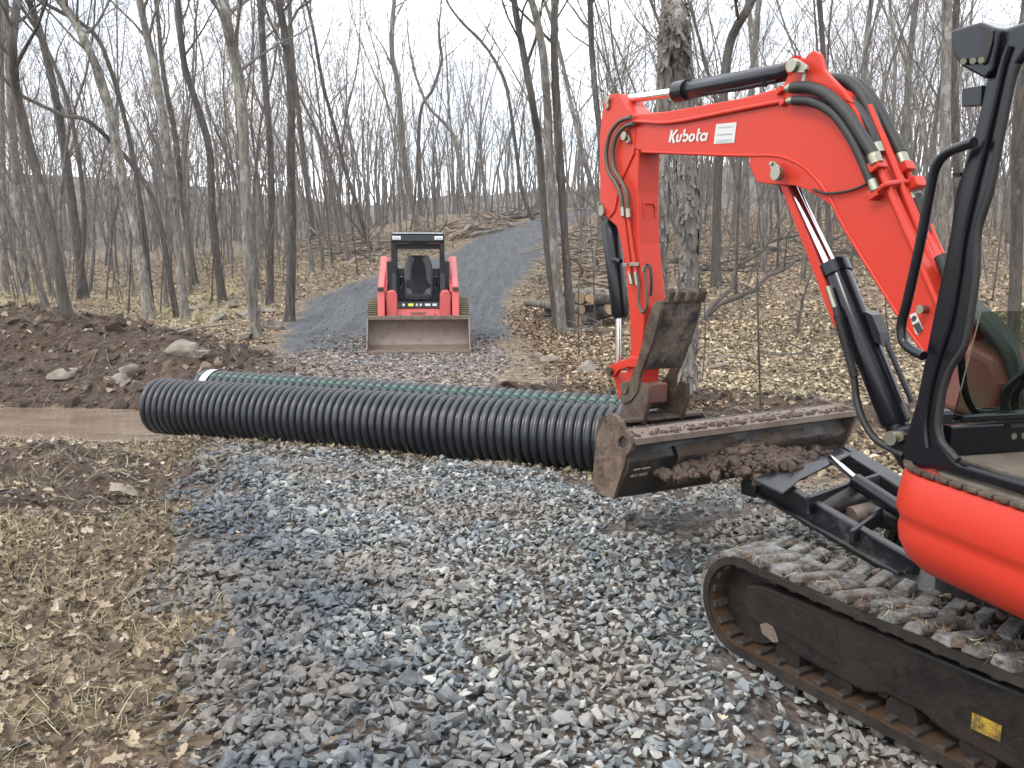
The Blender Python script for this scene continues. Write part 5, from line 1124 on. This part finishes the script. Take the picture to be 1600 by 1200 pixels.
bxm(-.62,.62,1.3,2.5,.25,.62).build('chassis', BLACK, SL_, bevel=.02)
M().prism([(-.40, y_, z_) for y_, z_ in ((.985,.755),(1.01,.87),(1.04,.87),(1.02,.755))], (.80,0,0)).build('front_panel', BLACK, BD)
dm = [(-.30,-.26,WHITE),(-.19,-.10,YELLOW),(-.05,-.02,WHITE),(.02,.06,WHITE),(.12,.22,WHITE),(.26,.34,GREYPLASTIC)]
YEL2 = NT('yellow_sticker').fin((.75,.60,.03), .5)
for a_, b2, mt in dm: M().prism([(a_,.975,.79),(b2,.975,.79),(b2,.985,.835),(a_,.985,.835)], (0,-.003,0)).build('decal', YEL2 if mt is YELLOW else mt, BD)
bxm(-.09,.12,.90,.915,.49,.575).build('decal', WHITE, BD); bxm(-.14,.14,.86,.92,.655,.685).build('step_bar', RUST, BD, bevel=.008)
for s_ in (-1, 1):
    M().prism([(s_*.50-.105, .90, .44),(s_*.50+.105, .90, .44),(s_*.50+.105,.90,1.0),(s_*.50+.06,.92,1.09),(s_*.50-.06,.92,1.09),(s_*.50-.105,.90,1.0)], (0,.16,0)).build('front_cover', HAZED_RED, SL_, bevel=.04, seg=3)
    am = M().prism([(s_*.69-.065, y_, z_) for y_, z_ in ((.66,.18),(.66,.32),(.72,.5),(.86,.95),(.90,1.10),(1.0,1.16),(2.3,1.72),(2.55,1.72),(2.6,1.55),(2.4,1.5),(1.15,.98),(1.05,.85),(.95,.4),(.8,.2))], (.13,0,0)).build('loader_arm', HAZED_RED, SL_, bevel=.02)
    M().prism([(s_*.66-.05, y_, z_) for y_, z_ in ((2.2,.8),(2.25,1.62),(2.5,1.68),(2.75,1.5),(2.8,.8))], (.10,0,0)).build('rear_tower', HAZED_RED, SL_, bevel=.03)
    M().tube([(s_*.60,1.5,.75),(s_*.60,2.45,1.55)], .04, 12).build('lift_cylinder', BLACK, am, smooth=40)
    m = M()
    for k in range(3): m.tube([(s_*(.60+.02*k),.95,1.05),(s_*(.59+.02*k),1.6,1.4),(s_*(.59+.02*k),2.2,1.7)], .013, 6)
    m.build('steel_pipe', HAZED_RED, am, smooth=60)
    m = M(); 
    for k in range(2): m.cyl((s_*(.72-.05*k),.86,1.10),(s_*(.72-.05*k),.96,1.12),.035,12)
    m.build('coupling', STEEL_MUD, am, smooth=40)
    t_ = M(); N = 60; lp = []
    for k in range(N):
        a_ = 2*math.pi*k/N; cy, cz = 1.75, .45; lp.append((cy + max(-.5, min(.5, .9*math.cos(a_))) + .43*math.cos(a_), cz + .43*math.sin(a_)))
    t_.prism([(s_*.79-.15, y_, z_) for y_, z_ in lp], (.30,0,0)); tk = t_.build('track', OLIVE, SL_, smooth=40)
    m = M()
    for k in range(N):
        y_, z_ = lp[k]; y2, z2 = lp[(k+1)%N]; c = Vector((s_*.79,(y_+y2)/2,(z_+z2)/2)); tt = Vector((0,y2-y_,z2-z_))
        if tt.length < 1e-4: continue
        nn = Vector((0, tt.z, -tt.y)).normalized(); m.obb(c+nn*.012, tt*.22, (.152,0,0), nn*.02)
    m.build('tread_lug', OLIVE, tk)
    bxm(s_*.79-.165,s_*.79+.165,1.3,2.2,.25,.5).build('track_frame', BLACK, tk)
cb = M()
for s_ in (-1, 1):
    cb.prism([(s_*.455-.045, y_, z_) for y_, z_ in ((1.05,.86),(1.15,1.4),(1.14,2.0),(1.24,2.0),(1.25,1.4),(1.18,.86))], (.09,0,0))
    cb.prism([(s_*.455-.04, y_, z_) for y_, z_ in ((2.0,.9),(2.05,2.0),(2.15,2.0),(2.1,.9))], (.08,0,0))
    cb.prism([(s_*.44-.01, y_, z_) for y_, z_ in ((1.2,.9),(1.24,1.25),(2.05,1.25),(2.05,.9))], (.02,0,0))
    for k in range(4): cb.tube([(s_*.44,1.24,1.38+.15*k),(s_*.44,2.08,1.38+.15*k)], .008, 6)
[cb.box(s_*.545-.05, s_*.545+.05, 1.35, 2.0, .85, 1.62) for s_ in (-1, 1)]
cb.box(-.49,.49,2.02,2.1,.8,1.48); cb.box(-.42,.42,2.03,2.1,1.86,2.0)
for k in range(3): cb.tube([(-.42,1.2,.89+.0*k),(.42,1.2,.89)], .02, 6)
CB = cb.build('cab_frame', BLACK, SL_, bevel=.012)
M().prism([(-.50, y_, z_) for y_, z_ in ((1.06,1.97),(1.08,2.10),(1.14,2.14),(2.2,2.12),(2.24,2.0),(1.2,1.95))], (1.0,0,0)).build('cab_roof', BLACK, CB, bevel=.03, seg=3)
bxm(-.47,.47,1.10,2.15,2.131,2.15).build('roof_panel', GREYPLASTIC, CB, bevel=.015)
for x_ in (-.39, .39):
    m = bxm(x_-.075,x_+.075,1.035,1.07,2.02,2.085).build('headlight', LAMP, CB, bevel=.008); bxm(x_-.055,x_-.005,1.028,1.036,2.035,2.07).build('reflector', GREYINK, m); bxm(x_+.005,x_+.055,1.028,1.036,2.035,2.07).build('reflector', GREYINK, m)
bxm(-.44,.44,1.15,2.05,.80,.87).build('cab_floor', BLACK, CB)
ST_ = M().prism([(-.23,1.36,.98),(.23,1.36,.98),(.25,1.75,1.0),(.22,1.82,1.4),(.16,1.86,1.72),(-.16,1.86,1.72),(-.22,1.82,1.4),(-.25,1.75,1.0)], (0,.12,.02)).build('seat', SEAT_BLACK, CB, bevel=.04)
for s_ in (-1, 1):
    M().tube(spline([(s_*.20,1.74,1.02),(s_*.215,1.76,1.3),(s_*.19,1.79,1.55),(s_*.13,1.82,1.70)], 5), [.075]*16, 10).build('side_bolster', SEAT_GREY, ST_, smooth=60)
    M().tube(spline([(s_*.17,1.32,.97),(s_*.20,1.5,1.02),(s_*.22,1.72,1.06)], 4), .075, 10).build('leg_bolster', SEAT_GREY, ST_, smooth=60)
    bxm(s_*.35-.05,s_*.35+.05,1.35,1.75,1.08,1.16).build('armrest', SEAT_BLACK, CB, bevel=.02)
    M().tube([(s_*.34,1.36,1.14),(s_*.34,1.33,1.25),(s_*.32,1.31,1.33)], [.02,.02,.03], 10).build('joystick', BLACK, CB, smooth=60)
bxm(-.22,.22,1.28,1.75,.88,.99).build('seat_base', SEAT_BLACK, CB, bevel=.02)
SL_.location = (-1.66, 15.3, tz(-1.66, 15.6)+.0); SL_.rotation_euler = (0, 0, R(5.5))

# ------------------------------------------------------------------ thin air haze between the trees
hm = bpy.data.materials.new('pale_air'); hm.use_nodes = True; ht = hm.node_tree; ht.nodes.clear()
hv = ht.nodes.new('ShaderNodeVolumePrincipled'); ho_ = ht.nodes.new('ShaderNodeOutputMaterial'); ht.links.new(hv.outputs[0], ho_.inputs['Volume'])
hv.inputs['Color'].default_value = (.93,.95,1,1); hv.inputs['Density'].default_value = .0006; hv.inputs['Anisotropy'].default_value = .2
hz = M().box(-420, 420, -60, 640, -3, 75).build('haze', hm); tag(hz, kind='stuff'); hz['label'] = 'thin pale air between the trees'; hz['category'] = 'haze'
